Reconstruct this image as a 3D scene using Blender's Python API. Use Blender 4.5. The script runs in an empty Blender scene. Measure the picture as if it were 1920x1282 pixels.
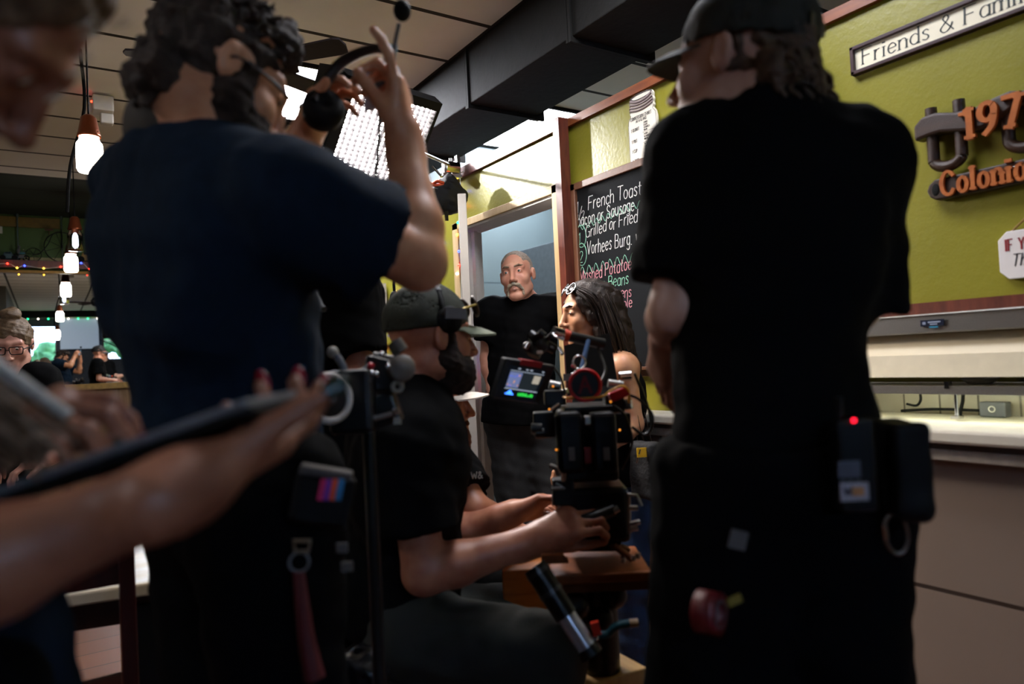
import bpy, bmesh, math, random
import numpy as np
from mathutils import Vector, Matrix, Euler
random.seed(7); np.random.seed(7)
S = bpy.context.scene; COL = S.collection
V = lambda *a: np.array(a, float)
def nz(v): v = np.asarray(v, float); return v/np.linalg.norm(v)
# ------------------------------------------------------------------ camera
YAW, PIT, ROL, FPX, HC = math.radians(33.108), math.radians(1.392), math.radians(-2.779), 1338.13, 1.28
_f = V(math.sin(YAW)*math.cos(PIT), math.cos(YAW)*math.cos(PIT), math.sin(PIT))
_r = V(math.cos(YAW), -math.sin(YAW), 0); _u = np.cross(_r, _f)
CRr = _r*math.cos(ROL)+_u*math.sin(ROL); CUu = -_r*math.sin(ROL)+_u*math.cos(ROL); CFf = _f
CR = V(math.cos(YAW), -math.sin(YAW), 0); CF = V(math.sin(YAW), math.cos(YAW), 0); UP = V(0,0,1); EYE = V(0,0,HC)
def ray(x, y): return CRr*(x-960)/FPX - CUu*(y-641)/FPX + CFf
def P(x, y, d): return EYE + ray(x, y)*d           # a point seen at pixel x,y, d metres in front of the photographer
def PX(x, y, X): r = ray(x, y); return EYE + r*(X/r[0])
def PY(x, y, Y): r = ray(x, y); return EYE + r*(Y/r[1])
def PZ(x, y, Z): r = ray(x, y); return EYE + r*((Z-HC)/r[2])
cam_d = bpy.data.cameras.new('camera'); cam = bpy.data.objects.new('camera', cam_d); COL.objects.link(cam)
cam_d.sensor_width = 36; cam_d.sensor_fit = 'HORIZONTAL'; cam_d.lens = 36*FPX/1920; cam_d.clip_start = .02
M = Matrix((( CRr[0], CUu[0], -CFf[0], 0), (CRr[1], CUu[1], -CFf[1], 0), (CRr[2], CUu[2], -CFf[2], HC), (0,0,0,1)))
cam.matrix_world = M; S.camera = cam
cam_d.dof.use_dof = True; cam_d.dof.focus_distance = 3.4; cam_d.dof.aperture_fstop = 2.1; cam_d.dof.aperture_blades = 9
S.view_settings.view_transform = 'Standard'; S.view_settings.look = 'None'; S.view_settings.gamma = 1
S.view_settings.use_curve_mapping = False; S.view_settings.exposure = 1.95
# ------------------------------------------------------------------ materials
def lin(c):
    if isinstance(c, str): c = tuple(int(c[i:i+2], 16) for i in (0,2,4))
    return tuple((v/255/12.92 if v/255 <= .04045 else ((v/255+.055)/1.055)**2.4) for v in c)
MATS = {}
def mat(name, col, rough=.6, metal=0, emit=0, ecol=None, var=.15, vscale=30, bump=0, bscale=200, col2=None, trans=0, stretch=None, spec=.5, alpha=1, ior=1.45):
    if name in MATS: return MATS[name]
    m = bpy.data.materials.new(name); m.use_nodes = True; nt = m.node_tree; b = nt.nodes['Principled BSDF']
    c = lin(col); b.inputs['Base Color'].default_value = (*c, 1); b.inputs['Roughness'].default_value = rough
    b.inputs['Metallic'].default_value = metal; b.inputs['Specular IOR Level'].default_value = spec; b.inputs['IOR'].default_value = ior
    if trans: b.inputs['Transmission Weight'].default_value = trans
    if alpha < 1: b.inputs['Alpha'].default_value = alpha
    tc = nt.nodes.new('ShaderNodeTexCoord'); src = tc.outputs['Object']
    if stretch:
        mp = nt.nodes.new('ShaderNodeMapping'); mp.inputs['Scale'].default_value = stretch; nt.links.new(src, mp.inputs[0]); src = mp.outputs[0]
    if var or col2:
        n = nt.nodes.new('ShaderNodeTexNoise'); n.inputs['Scale'].default_value = vscale; n.inputs['Detail'].default_value = 5
        nt.links.new(src, n.inputs['Vector'])
        r = nt.nodes.new('ShaderNodeValToRGB'); r.color_ramp.elements[0].position = .3; r.color_ramp.elements[1].position = .7
        a = lin(col2) if col2 else tuple(v*(1-var) for v in c); d = c if col2 else tuple(min(1, v*(1+var)) for v in c)
        r.color_ramp.elements[0].color = (*a, 1); r.color_ramp.elements[1].color = (*d, 1)
        nt.links.new(n.outputs[0], r.inputs[0]); nt.links.new(r.outputs[0], b.inputs['Base Color'])
    if bump:
        n2 = nt.nodes.new('ShaderNodeTexNoise'); n2.inputs['Scale'].default_value = bscale; n2.inputs['Detail'].default_value = 4
        nt.links.new(src, n2.inputs['Vector']); bp = nt.nodes.new('ShaderNodeBump'); bp.inputs['Strength'].default_value = bump; bp.inputs['Distance'].default_value = .01
        nt.links.new(n2.outputs[0], bp.inputs['Height']); nt.links.new(bp.outputs[0], b.inputs['Normal'])
    if emit:
        b.inputs['Emission Color'].default_value = (*lin(ecol or col), 1); b.inputs['Emission Strength'].default_value = emit
    MATS[name] = m; return m
def brickmat(name, col, mortar, w, h, ms, offset=0, rough=.6, bump=.3, axis='XY', var=.12, rot=None, shift=(0,0,0)):
    m = mat(name, col, rough, var=0); nt = m.node_tree; b = nt.nodes['Principled BSDF']
    tc = nt.nodes.new('ShaderNodeTexCoord'); mp = nt.nodes.new('ShaderNodeMapping')
    if axis == 'YZ': mp.inputs['Rotation'].default_value = (0,0,0)
    sx = nt.nodes.new('ShaderNodeSeparateXYZ'); cx = nt.nodes.new('ShaderNodeCombineXYZ')
    nt.links.new(tc.outputs['Object'], mp.inputs[0]); mp.inputs['Location'].default_value = shift
    nt.links.new(mp.outputs[0], sx.inputs[0])
    nt.links.new(sx.outputs['XYZ'.index(axis[0])], cx.inputs[0]); nt.links.new(sx.outputs['XYZ'.index(axis[1])], cx.inputs[1])
    bt = nt.nodes.new('ShaderNodeTexBrick'); bt.inputs['Scale'].default_value = 1; bt.offset = offset
    bt.inputs['Brick Width'].default_value = w; bt.inputs['Row Height'].default_value = h; bt.inputs['Mortar Size'].default_value = ms; bt.inputs['Mortar Smooth'].default_value = .1
    c = lin(col); bt.inputs['Color1'].default_value = (*[v*(1-var) for v in c],1); bt.inputs['Color2'].default_value = (*[min(1,v*(1+var)) for v in c],1); bt.inputs['Mortar'].default_value = (*lin(mortar),1)
    nt.links.new(cx.outputs[0], bt.inputs['Vector'])
    n = nt.nodes.new('ShaderNodeTexNoise'); n.inputs['Scale'].default_value = 6; n.inputs['Detail'].default_value = 6; nt.links.new(tc.outputs['Object'], n.inputs['Vector'])
    mx = nt.nodes.new('ShaderNodeMix'); mx.data_type = 'RGBA'; mx.blend_type = 'MULTIPLY'; mx.inputs[0].default_value = .12
    nt.links.new(bt.outputs[0], mx.inputs[6]); nt.links.new(n.outputs[0], mx.inputs[7]); nt.links.new(mx.outputs[2], b.inputs['Base Color'])
    bp = nt.nodes.new('ShaderNodeBump'); bp.inputs['Strength'].default_value = bump; bp.inputs['Distance'].default_value = .004; bp.invert = True
    nt.links.new(bt.outputs[1], bp.inputs['Height']); nt.links.new(bp.outputs[0], b.inputs['Normal'])
    return m
# ------------------------------------------------------------------ objects
def empty(name, loc, label=None, cat=None, group=None):
    o = bpy.data.objects.new(name, None); COL.objects.link(o); o.location = Vector(loc); o.empty_display_size = .05
    tag(o, label, cat, group); return o
def tag(o, label=None, cat=None, group=None, kind=None):
    if label: o['label'] = label
    if cat: o['category'] = cat
    if group: o['group'] = group
    if kind: o['kind'] = kind
    return o
def origin(o):
    l = np.zeros(3)
    while o is not None: l = l + np.array(o.location); o = o.parent
    return l
def mkobj(name, verts, faces, mats, parent=None, midx=None, smooth=False, loc=None, bevel=0):
    verts = np.asarray(verts, float).reshape(-1, 3)
    base = origin(parent) if parent is not None else np.zeros(3)
    if loc is None: loc = np.zeros(3) if parent is not None else V((verts[:,0].min()+verts[:,0].max())/2, (verts[:,1].min()+verts[:,1].max())/2, verts[:,2].min())
    else: loc = np.asarray(loc, float)-base
    me = bpy.data.meshes.new(name)
    vv = verts-base-loc
    if isinstance(faces, np.ndarray):
        nf = len(faces); k = faces.shape[1]
        me.vertices.add(len(vv)); me.vertices.foreach_set('co', vv.astype(np.float32).ravel())
        me.loops.add(nf*k); me.loops.foreach_set('vertex_index', faces.astype(np.int32).ravel())
        me.polygons.add(nf); me.polygons.foreach_set('loop_start', np.arange(0, nf*k, k, dtype=np.int32))
        me.update(calc_edges=True)
    else: me.from_pydata([tuple(v) for v in vv], [], faces); me.update()
    if not isinstance(mats, (list, tuple)): mats = [mats]
    for m in mats: me.materials.append(m)
    if midx is not None: me.polygons.foreach_set('material_index', np.asarray(midx, np.int32))
    if smooth: me.polygons.foreach_set('use_smooth', np.ones(len(me.polygons), bool))
    o = bpy.data.objects.new(name, me); COL.objects.link(o); o.location = Vector(loc)
    if parent is not None: o.parent = parent
    if bevel:
        b = o.modifiers.new('bevel', 'BEVEL'); b.width = bevel; b.segments = 2; b.limit_method = 'ANGLE'
    if smooth == 'auto':
        pass
    return o
def basis(d):
    d = nz(d); a = V(0,0,1) if abs(d[2]) < .9 else V(1,0,0); x = nz(np.cross(a, d)); y = np.cross(d, x); return x, y, d
class MB:
    def __init__(s): s.v = []; s.f = []; s.m = []; s.sm = []
    def add(s, v, f, m=0, sm=False):
        n = len(s.v); s.v += [tuple(p) for p in v]; s.f += [tuple(i+n for i in q) for q in f]; s.m += [m]*len(f); s.sm += [sm]*len(f); return s
    def box(s, c, size, R=None, m=0):
        c = np.asarray(c, float); h = np.asarray(size, float)/2; R = np.eye(3) if R is None else R
        v = [c+R@(h*V(x,y,z)) for x in (-1,1) for y in (-1,1) for z in (-1,1)]
        return s.add(v, [(0,1,3,2),(4,6,7,5),(0,4,5,1),(2,3,7,6),(0,2,6,4),(1,5,7,3)], m)
    def bx(s, x0,x1,y0,y1,z0,z1, m=0): return s.box(((x0+x1)/2,(y0+y1)/2,(z0+z1)/2), (abs(x1-x0),abs(y1-y0),abs(z1-z0)), None, m)
    def cyl(s, a, b, r, r2=None, n=16, m=0, cap=True):
        a = np.asarray(a,float); b = np.asarray(b,float); r2 = r if r2 is None else r2; x,y,d = basis(b-a)
        v = []
        for p,q in ((a,r),(b,r2)):
            for i in range(n): t = 2*math.pi*i/n; v.append(p+q*(x*math.cos(t)+y*math.sin(t)))
        s.add(v, [(i,(i+1)%n,n+(i+1)%n,n+i) for i in range(n)], m, True)
        if cap: s.add(v, [tuple(range(n))[::-1], tuple(range(n,2*n))], m, False)
        return s
    def lathe(s, c, prof, d=(0,0,1), n=24, m=0):
        c = np.asarray(c,float); x,y,d = basis(np.asarray(d,float)); v = []
        for r,h in prof:
            for i in range(n): t = 2*math.pi*i/n; v.append(c+d*h+r*(x*math.cos(t)+y*math.sin(t)))
        f = [(k*n+i, k*n+(i+1)%n, (k+1)*n+(i+1)%n, (k+1)*n+i) for k in range(len(prof)-1) for i in range(n)]
        return s.add(v, f, m, True)
    def tube(s, pts, r, n=8, m=0, smooth=0, closed=False):
        pts = [np.asarray(p,float) for p in pts]
        if smooth: pts = spline(pts, smooth, closed)
        N = len(pts); rs = r if isinstance(r,(list,tuple,np.ndarray)) else [r]*N
        if len(rs) != N: rs = np.interp(np.linspace(0,1,N), np.linspace(0,1,len(rs)), rs)
        v = []; px = None
        for i,p in enumerate(pts):
            a = pts[(i-1)%N] if (closed or i>0) else p; b = pts[(i+1)%N] if (closed or i<N-1) else p
            d = nz(b-a+1e-9)
            if px is None: px = basis(d)[0]
            px = nz(px-d*(px@d)); py_ = np.cross(d,px)
            for k in range(n): t = 2*math.pi*k/n; v.append(p+rs[i]*(px*math.cos(t)+py_*math.sin(t)))
        L = N if closed else N-1
        f = [(i*n+k, i*n+(k+1)%n, ((i+1)%N)*n+(k+1)%n, ((i+1)%N)*n+k) for i in range(L) for k in range(n)]
        s.add(v, f, m, True)
        if not closed: s.add(v, [tuple(range(n))[::-1], tuple(range((N-1)*n,N*n))], m)
        return s
    def sph(s, c, r, n=12, m=0, R=None):
        c = np.asarray(c,float); r = V(r,r,r) if np.isscalar(r) else np.asarray(r,float); R = np.eye(3) if R is None else R; v = []; f = []
        for i in range(n+1):
            a = math.pi*i/n
            for j in range(2*n): b = math.pi*j/n; v.append(c+R@(r*V(math.sin(a)*math.cos(b), math.sin(a)*math.sin(b), math.cos(a))))
        w = 2*n
        for i in range(n):
            for j in range(w): f.append((i*w+j, (i+1)*w+j, (i+1)*w+(j+1)%w, i*w+(j+1)%w))
        return s.add(v, f, m, True)
    def torus(s, c, d, R, r, n=32, k=10, m=0):
        x,y,d = basis(np.asarray(d,float)); c = np.asarray(c,float)
        return s.tube([c+R*(x*math.cos(2*math.pi*i/n)+y*math.sin(2*math.pi*i/n)) for i in range(n)], r, k, m, 0, True)
    def prism(s, pts2, o, ux, uy, t, m=0, holes=None):      # outline pts2 in the plane (o,ux,uy), thickness t along ux x uy
        o = np.asarray(o,float); ux = nz(ux); uy = nz(uy); n_ = np.cross(ux,uy); N = len(pts2)
        a = [o+ux*p[0]+uy*p[1] for p in pts2]; b = [q+n_*t for q in a]
        s.add(a+b, [tuple(range(N))[::-1], tuple(range(N,2*N))]+[(i,(i+1)%N,N+(i+1)%N,N+i) for i in range(N)], m); return s
    def quad(s, a,b,c,d, m=0): return s.add([a,b,c,d], [(0,1,2,3)], m)
    def build(s, name, mats, parent=None, loc=None, bevel=0):
        o = mkobj(name, s.v, s.f, mats, parent, s.m, False, loc, bevel)
        o.data.polygons.foreach_set('use_smooth', np.array(s.sm, bool)); return o
def spline(pts, sub=6, closed=False):
    pts = [np.asarray(p,float) for p in pts]; N = len(pts); out = []
    rng = range(N if closed else N-1)
    for i in rng:
        p1,p2 = pts[i], pts[(i+1)%N]; p0 = pts[(i-1)%N] if (closed or i>0) else 2*p1-p2; p3 = pts[(i+2)%N] if (closed or i+2<N) else 2*p2-p1
        for k in range(sub):
            t = k/sub; out.append(.5*((2*p1)+(-p0+p2)*t+(2*p0-5*p1+4*p2-p3)*t*t+(-p0+3*p1-3*p2+p3)*t**3))
    if not closed: out.append(pts[-1])
    return out
def rotm(fwd, up=(0,0,1)):          # columns: right, forward, up
    f = nz(fwd); r = nz(np.cross(f, np.asarray(up,float))); u = np.cross(r, f); return np.array([r,f,u]).T
def part(name, mb, m, parent, label=None, bevel=0):
    o = mb.build(name, m, parent, None, bevel)
    if label: o['label'] = label
    return o
def struct(name, mb, m, bevel=0): return tag(mb.build(name, m, None, None, bevel), kind='structure')
# ------------------------------------------------------------------ organic surfaces: smooth unions of rounded solids, meshed by surface nets
class Pr:                      # one rounded solid
    __slots__ = ('t','a','b','ra','rb','R','k','op','m','clip','c','rad')
def C(a, b, ra, rb=None, k=.02, m=0, op=1, clip=None):
    p = Pr(); p.t = 0; p.a = np.asarray(a,float); p.b = np.asarray(b,float); p.ra = ra; p.rb = ra if rb is None else rb; p.k = k; p.m = m; p.op = op; p.clip = clip; p.R = None
    p.c = (p.a+p.b)/2; p.rad = np.linalg.norm(p.b-p.a)/2+max(p.ra,p.rb); return p
def E(c, r, R=None, k=.02, m=0, op=1, clip=None):
    p = Pr(); p.t = 1; p.a = np.asarray(c,float); p.b = V(r,r,r) if np.isscalar(r) else np.asarray(r,float); p.R = np.eye(3) if R is None else R; p.k = k; p.m = m; p.op = op; p.clip = clip; p.ra = p.rb = 0
    p.c = p.a; p.rad = p.b.max(); return p
def B(c, h, R=None, rnd=.005, k=.01, m=0, op=1, clip=None):
    p = Pr(); p.t = 2; p.a = np.asarray(c,float); p.b = np.asarray(h,float); p.R = np.eye(3) if R is None else R; p.k = k; p.m = m; p.op = op; p.clip = clip; p.ra = rnd; p.rb = 0
    p.c = p.a; p.rad = np.linalg.norm(p.b); return p
def xf(prs, R, o, s=1.):
    for p in prs:
        p.a = o+R@(p.a*s)
        if p.t == 0: p.b = o+R@(p.b*s); p.ra *= s; p.rb *= s; p.c = (p.a+p.b)/2
        else: p.b = p.b*s; p.R = R@p.R; p.c = p.a; p.ra *= s
        p.k *= s; p.rad *= s
        if p.clip: p.clip = [(o+R@(np.asarray(q)*s), R@np.asarray(n)) for q,n in p.clip]
    return prs
def pd(p, Q):
    if p.t == 0:
        ab = p.b-p.a; L = max(ab@ab, 1e-12); q = Q-p.a; t = np.clip(q@ab/L, 0, 1)
        d = np.sqrt(((q-t[:,None]*ab)**2).sum(1))-(p.ra+t*(p.rb-p.ra))
    elif p.t == 1:
        q = (Q-p.a)@p.R; k0 = np.sqrt(((q/p.b)**2).sum(1)); k1 = np.sqrt(((q/p.b**2)**2).sum(1)); d = k0*(k0-1)/np.maximum(k1,1e-6)
    else:
        q = np.abs((Q-p.a)@p.R)-(p.b-p.ra); d = np.sqrt((np.maximum(q,0)**2).sum(1))+np.minimum(q.max(1),0)-p.ra
    if p.clip:
        for o,n in p.clip: d = np.maximum(d, (Q-o)@nz(n))
    return d
def sdf(prs, Q, noise=None, planes=None):
    D = np.full(len(Q), 9., float)
    for p in prs:
        d = pd(p, Q)
        if p.op == 1:
            if p.k > 0: h = np.maximum(p.k-np.abs(D-d),0)/p.k; D = np.minimum(D,d)-h*h*p.k*.25
            else: D = np.minimum(D,d)
        else:
            d = -d
            if p.k > 0: h = np.maximum(p.k-np.abs(D-d),0)/p.k; D = np.maximum(D,d)+h*h*p.k*.25
            else: D = np.maximum(D,d)
    if noise:
        for amp,fr,ph in noise:
            x,y,z = (Q*fr).T
            D = D+amp*(np.sin(x+1.7*np.sin(y*.63+ph))*np.sin(y*1.1+1.3*np.sin(z*.71+ph))+.5*np.sin(z*1.7+x*.6+ph))
    if planes:
        for o,n in planes: D = np.maximum(D, (Q-o)@nz(n))
    return D
BS = 14
def organic(name, prs, vox, mats, parent=None, noise=None, planes=None, loc=None, label=None):
    if not isinstance(mats,(list,tuple)): mats = [mats]
    pos = [p for p in prs if p.op == 1]
    lo = np.min([p.c-p.rad for p in pos],0)-3*vox-.01; hi = np.max([p.c+p.rad for p in pos],0)+3*vox+.01
    nb = np.maximum(np.ceil((hi-lo)/(vox*BS)).astype(int),1); N = nb*BS+1
    G = np.full(N, 1., np.float32)
    ii = np.stack(np.meshgrid(*[np.arange(n) for n in nb], indexing='ij'),-1).reshape(-1,3)
    cen = lo+(ii*BS+BS/2)*vox; D = sdf(prs, cen, None, planes); hd = vox*BS*.5*1.733
    sl = (max([n[0]*1.6 for n in noise]) if noise else 0)+max([p.k for p in prs])*.5
    loc_i = np.stack(np.meshgrid(*[np.arange(BS+1)]*3, indexing='ij'),-1).reshape(-1,3)
    minr = min([p.b.min() if p.t==1 else 1 for p in prs]+[1])
    pdist = [pd(p, cen) for p in prs]
    for bi in range(len(ii)):
        if abs(D[bi]) > hd*(1.9 if minr < .03 else 1.35)+sl:
            if D[bi] < 0:
                i0 = ii[bi]*BS; G[i0[0]:i0[0]+BS+1, i0[1]:i0[1]+BS+1, i0[2]:i0[2]+BS+1] = -1
            continue
        sub = [p for p,dd in zip(prs,pdist) if dd[bi] < hd*(2.2 if p.t==1 else 1.1)+p.k+.02+max(D[bi],0)]
        if not sub: continue
        i0 = ii[bi]*BS; Q = lo+(loc_i+i0)*vox
        G[i0[0]:i0[0]+BS+1, i0[1]:i0[1]+BS+1, i0[2]:i0[2]+BS+1] = sdf(sub,Q,noise,planes).reshape(BS+1,BS+1,BS+1)
    ng = G < 0
    c = np.zeros(np.array(N)-1, np.int8); n0,n1,n2 = c.shape
    for a in (0,1):
        for b in (0,1):
            for e in (0,1): c += ng[a:a+n0,b:b+n1,e:e+n2]
    act = (c > 0)&(c < 8); idx = np.full(c.shape,-1,np.int32); cells = np.argwhere(act); idx[act] = np.arange(len(cells))
    acc = np.zeros((len(cells),3)); cnt = np.zeros(len(cells))
    cor = [(a,b,e) for a in (0,1) for b in (0,1) for e in (0,1)]
    g = {k: G[cells[:,0]+k[0],cells[:,1]+k[1],cells[:,2]+k[2]] for k in cor}
    for k in cor:
        for ax in range(3):
            if k[ax]: continue
            k2 = tuple(v+(i==ax) for i,v in enumerate(k)); a,b = g[k],g[k2]; cr = (a<0)!=(b<0)
            t = np.where(cr, a/np.where(a-b==0,1,a-b), 0); pt = np.array(k,float)+t[:,None]*np.eye(3)[ax]
            acc[cr] += pt[cr]; cnt[cr] += 1
    vt = lo+(cells+acc/np.maximum(cnt,1)[:,None])*vox
    F = []
    for ax in range(3):
        u,v = (ax+1)%3,(ax+2)%3; s0 = [slice(None)]*3; s1 = [slice(None)]*3; s0[ax] = slice(0,-1); s1[ax] = slice(1,None)
        a = ng[tuple(s0)]; b = ng[tuple(s1)]; e = np.argwhere(a != b)
        e = e[(e[:,u]>0)&(e[:,v]>0)&(e[:,u]<N[u]-1)&(e[:,v]<N[v]-1)]
        if not len(e): continue
        q = []
        for du,dv in ((1,1),(0,1),(0,0),(1,0)):
            x = e.copy(); x[:,u] -= du; x[:,v] -= dv; q.append(idx[x[:,0],x[:,1],x[:,2]])
        q = np.stack(q,1); fl = a[e[:,0],e[:,1],e[:,2]]; q[~fl] = q[~fl][:,::-1]; F.append(q)
    F = np.concatenate(F); F = F[(F>=0).all(1)]
    mi = None
    if len(mats) > 1:
        fc = vt[F].mean(1); best = np.full(len(fc),9.); mi = np.zeros(len(fc),np.int32)
        for p in prs:
            d = pd(p,fc)
            if p.op == 1 and p.m >= 0: w = d < best; best[w] = d[w]; mi[w] = p.m
            elif p.op == -1 and p.m > 0: w = d < .0025; mi[w] = p.m; best[w] = -9
    o = mkobj(name, vt, F, mats, parent, mi, True, loc)
    if label: o['label'] = label
    return o
# ------------------------------------------------------------------ people
def head_prims(c, fwd, up, s=1., eyes=True, female=False, lip=1, jaw=1., lids=True):
    w = .94 if female else 1.
    L = [E((0,-.014,.042),(.075*w,.096,.084)), E((0,.030,-.022),(.063*w,.066,.088),k=.03)]
    for x in (-1,1):
        L += [C((x*.052*w*jaw,.006,-.058),(x*.017,.068,-.102),.02,.02,k=.025), E((x*.043*w,.060,-.02),(.022,.022,.022),k=.02)]
        L += [C((0,.089,.036),(x*.047*w,.070,.036),.0115 if not female else .009,.010,k=.014)]
    L += [E((0,.076,-.102),(.021,.018,.017),k=.02)]
    for x in (-1,1): L += [E((x*.032,.103,.015),(.018,.017,.0125),k=.014,op=-1)]
    for x in (-1,1):
        L += [E((x*.032,.0765,.0145),(.0155,.0135,.0130),k=.004)]
        if eyes: L += [E((x*.032,.0915,.0135),(.0120,.0065,.0048),k=.0015,op=-1)]
    L += [C((0,.090,.024),(0,.115,-.022),.0085,.0105,k=.012), E((0,.1165,-.0275),(.0125,.0125,.0105),k=.006)]
    for x in (-1,1): L += [E((x*.0135,.104,-.0315),(.0085,.011,.0080),k=.006)]
    L += [E((0,.086,-.06),(.030,.016,.022),k=.015)]
    for x in (-1,1):
        L += [C((0,.1005,-.0605),(x*.022,.090,-.065),.0052,.003,k=.004,m=lip), C((0,.0995,-.0725),(x*.019,.090,-.067),.0068,.003,k=.004,m=lip)]
    L += [C((-.022,.0965,-.0665),(0,.1065,-.0665),.0016,.0016,k=.002,op=-1), C((.022,.0965,-.0665),(0,.1065,-.0665),.0016,.0016,k=.002,op=-1)]
    for x in (-1,1):
        Re = rotm((x*.35,-.94,0),(0,-.18,1))
        L += [E((x*.079*w,-.006,.004),(.008,.0165,.031),rotm((x*.40,.92,0),(0,-.18,1)).T if 0 else np.eye(3),k=.006)]
        L += [E((x*.0845*w,-.013,.007),(.0055,.0145,.027),k=.006)]
        L += [E((x*.0915*w,-.005,.006),(.0085,.0085,.017),k=.003,op=-1)]
    return xf(L, rotm(fwd,up), np.asarray(c,float), s)
def eye_parts(parent, c, fwd, up, s=1., gaze=(0,1,0), iris='3a3a34'):
    R = rotm(fwd,up); c = np.asarray(c,float)
    for x in (-1,1):
        e = MB(); ec = c+R@(V(x*.032,.0765,.0145)*s); e.sph(ec,.0122*s,12); o = part('eye', e, M_eye, parent)
        g = nz(R@nz(gaze)); i = MB(); i.lathe(ec, [(0,.0131*s),(.003*s,.0130*s),(.0056*s,.0116*s),(.0060*s,.0100*s)], g, 16); part('iris', i, mat('iris_'+iris, iris, .2, var=0), o)
def hand_prims(W, d, n, thumb=1, curl=(.5,.5,.55,.6), spread=.06, s=1., th=(.75,.65,.25), tcurl=.3, m=0, nail=None):
    """wrist W, finger direction d, palm normal n; thumb=+1 when the thumb lies along d x n"""
    W = np.asarray(W,float); d = nz(d); n = nz(np.asarray(n,float)-d*(np.asarray(n)@d)); l = np.cross(d,n)*thumb
    A = lambda x,y,z: W+(l*x+d*y+n*z)*s
    L = [C(A(0,-.03,0),A(0,.015,0),.026*s,.027*s,k=.03*s,m=m)]
    kn = [(.031,.088),(.010,.093),(-.011,.089),(-.030,.080)]; r0 = [.0125,.0125,.0118,.0105]
    for (x,y),r in zip(kn,r0): L.append(C(A(x*.6,.012,0),A(x,y,-.004),.016*s,r*s*1.05,k=.016*s,m=m))
    L.append(E(A(0,.05,.006),(.036*s,.042*s,.014*s),np.array([l,d,n]).T,k=.012*s,m=m))
    seg = [(.044,.026,.021),(.048,.030,.022),(.045,.028,.022),(.036,.021,.019)]; rr = [.0094,.0096,.0090,.0080]; tips = []
    for i,((x,y),sg,r,cv) in enumerate(zip(kn,seg,rr,curl)):
        p = A(x,y,-.004); a = 0; cv = cv if isinstance(cv,(tuple,list)) else (cv*.8,cv*1.1,cv*.7)
        for j in range(3):
            a += cv[j]; dd = nz((d*math.cos(a)+n*math.sin(a))+l*spread*(1.5-i)*math.cos(a)); q = p+dd*sg[j]*s
            L.append(C(p,q,r*s*(1-.06*j),r*s*(.94-.08*j),k=.004*s,m=m)); p = q
        tips.append((p,dd,nz(np.cross(np.cross(dd,n),dd)) if 0 else nz(-(n*math.cos(a)-d*math.sin(a))),r*s))
    t = nz(l*th[0]+d*th[1]+n*th[2]); p = A(.022,.022,.006); q = p+t*.044*s
    L.append(C(p,q,.0155*s,.0125*s,k=.014*s,m=m)); ax = nz(np.cross(l,d))*1.0
    for j,ln in enumerate((.034,.028)):
        t = nz(t+tcurl*(d*.6-l*.5+n*.35)); p2 = q+t*ln*s; L.append(C(q,p2,.0115*s*(1-.08*j),.0105*s*(1-.14*j),k=.004*s,m=m)); q = p2
    tips.append((q,t,nz(np.cross(np.cross(t,l+n*.2),t)),.0095*s))
    return L, tips
def nails(tips, ids, m, parent, label=None, big=1.):
    for i in ids:
        p,d,bk,r = tips[i]; mb = MB(); R = np.array([np.cross(d,bk),d,bk]).T
        mb.sph(p+bk*r*.62+d*r*.35, V(r*.72*big,r*1.25*big,r*.42), 8, 0, R); part('fingernail', mb, m, parent, label)
def limb(a,b,r0,rm,r1,mp=.3,k=.02,m=0):
    a = np.asarray(a,float); b = np.asarray(b,float); c = a+(b-a)*mp
    return [C(a,c,r0,rm,k,m), C(c,b,rm,r1,k,m)]
class Body: pass
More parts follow.
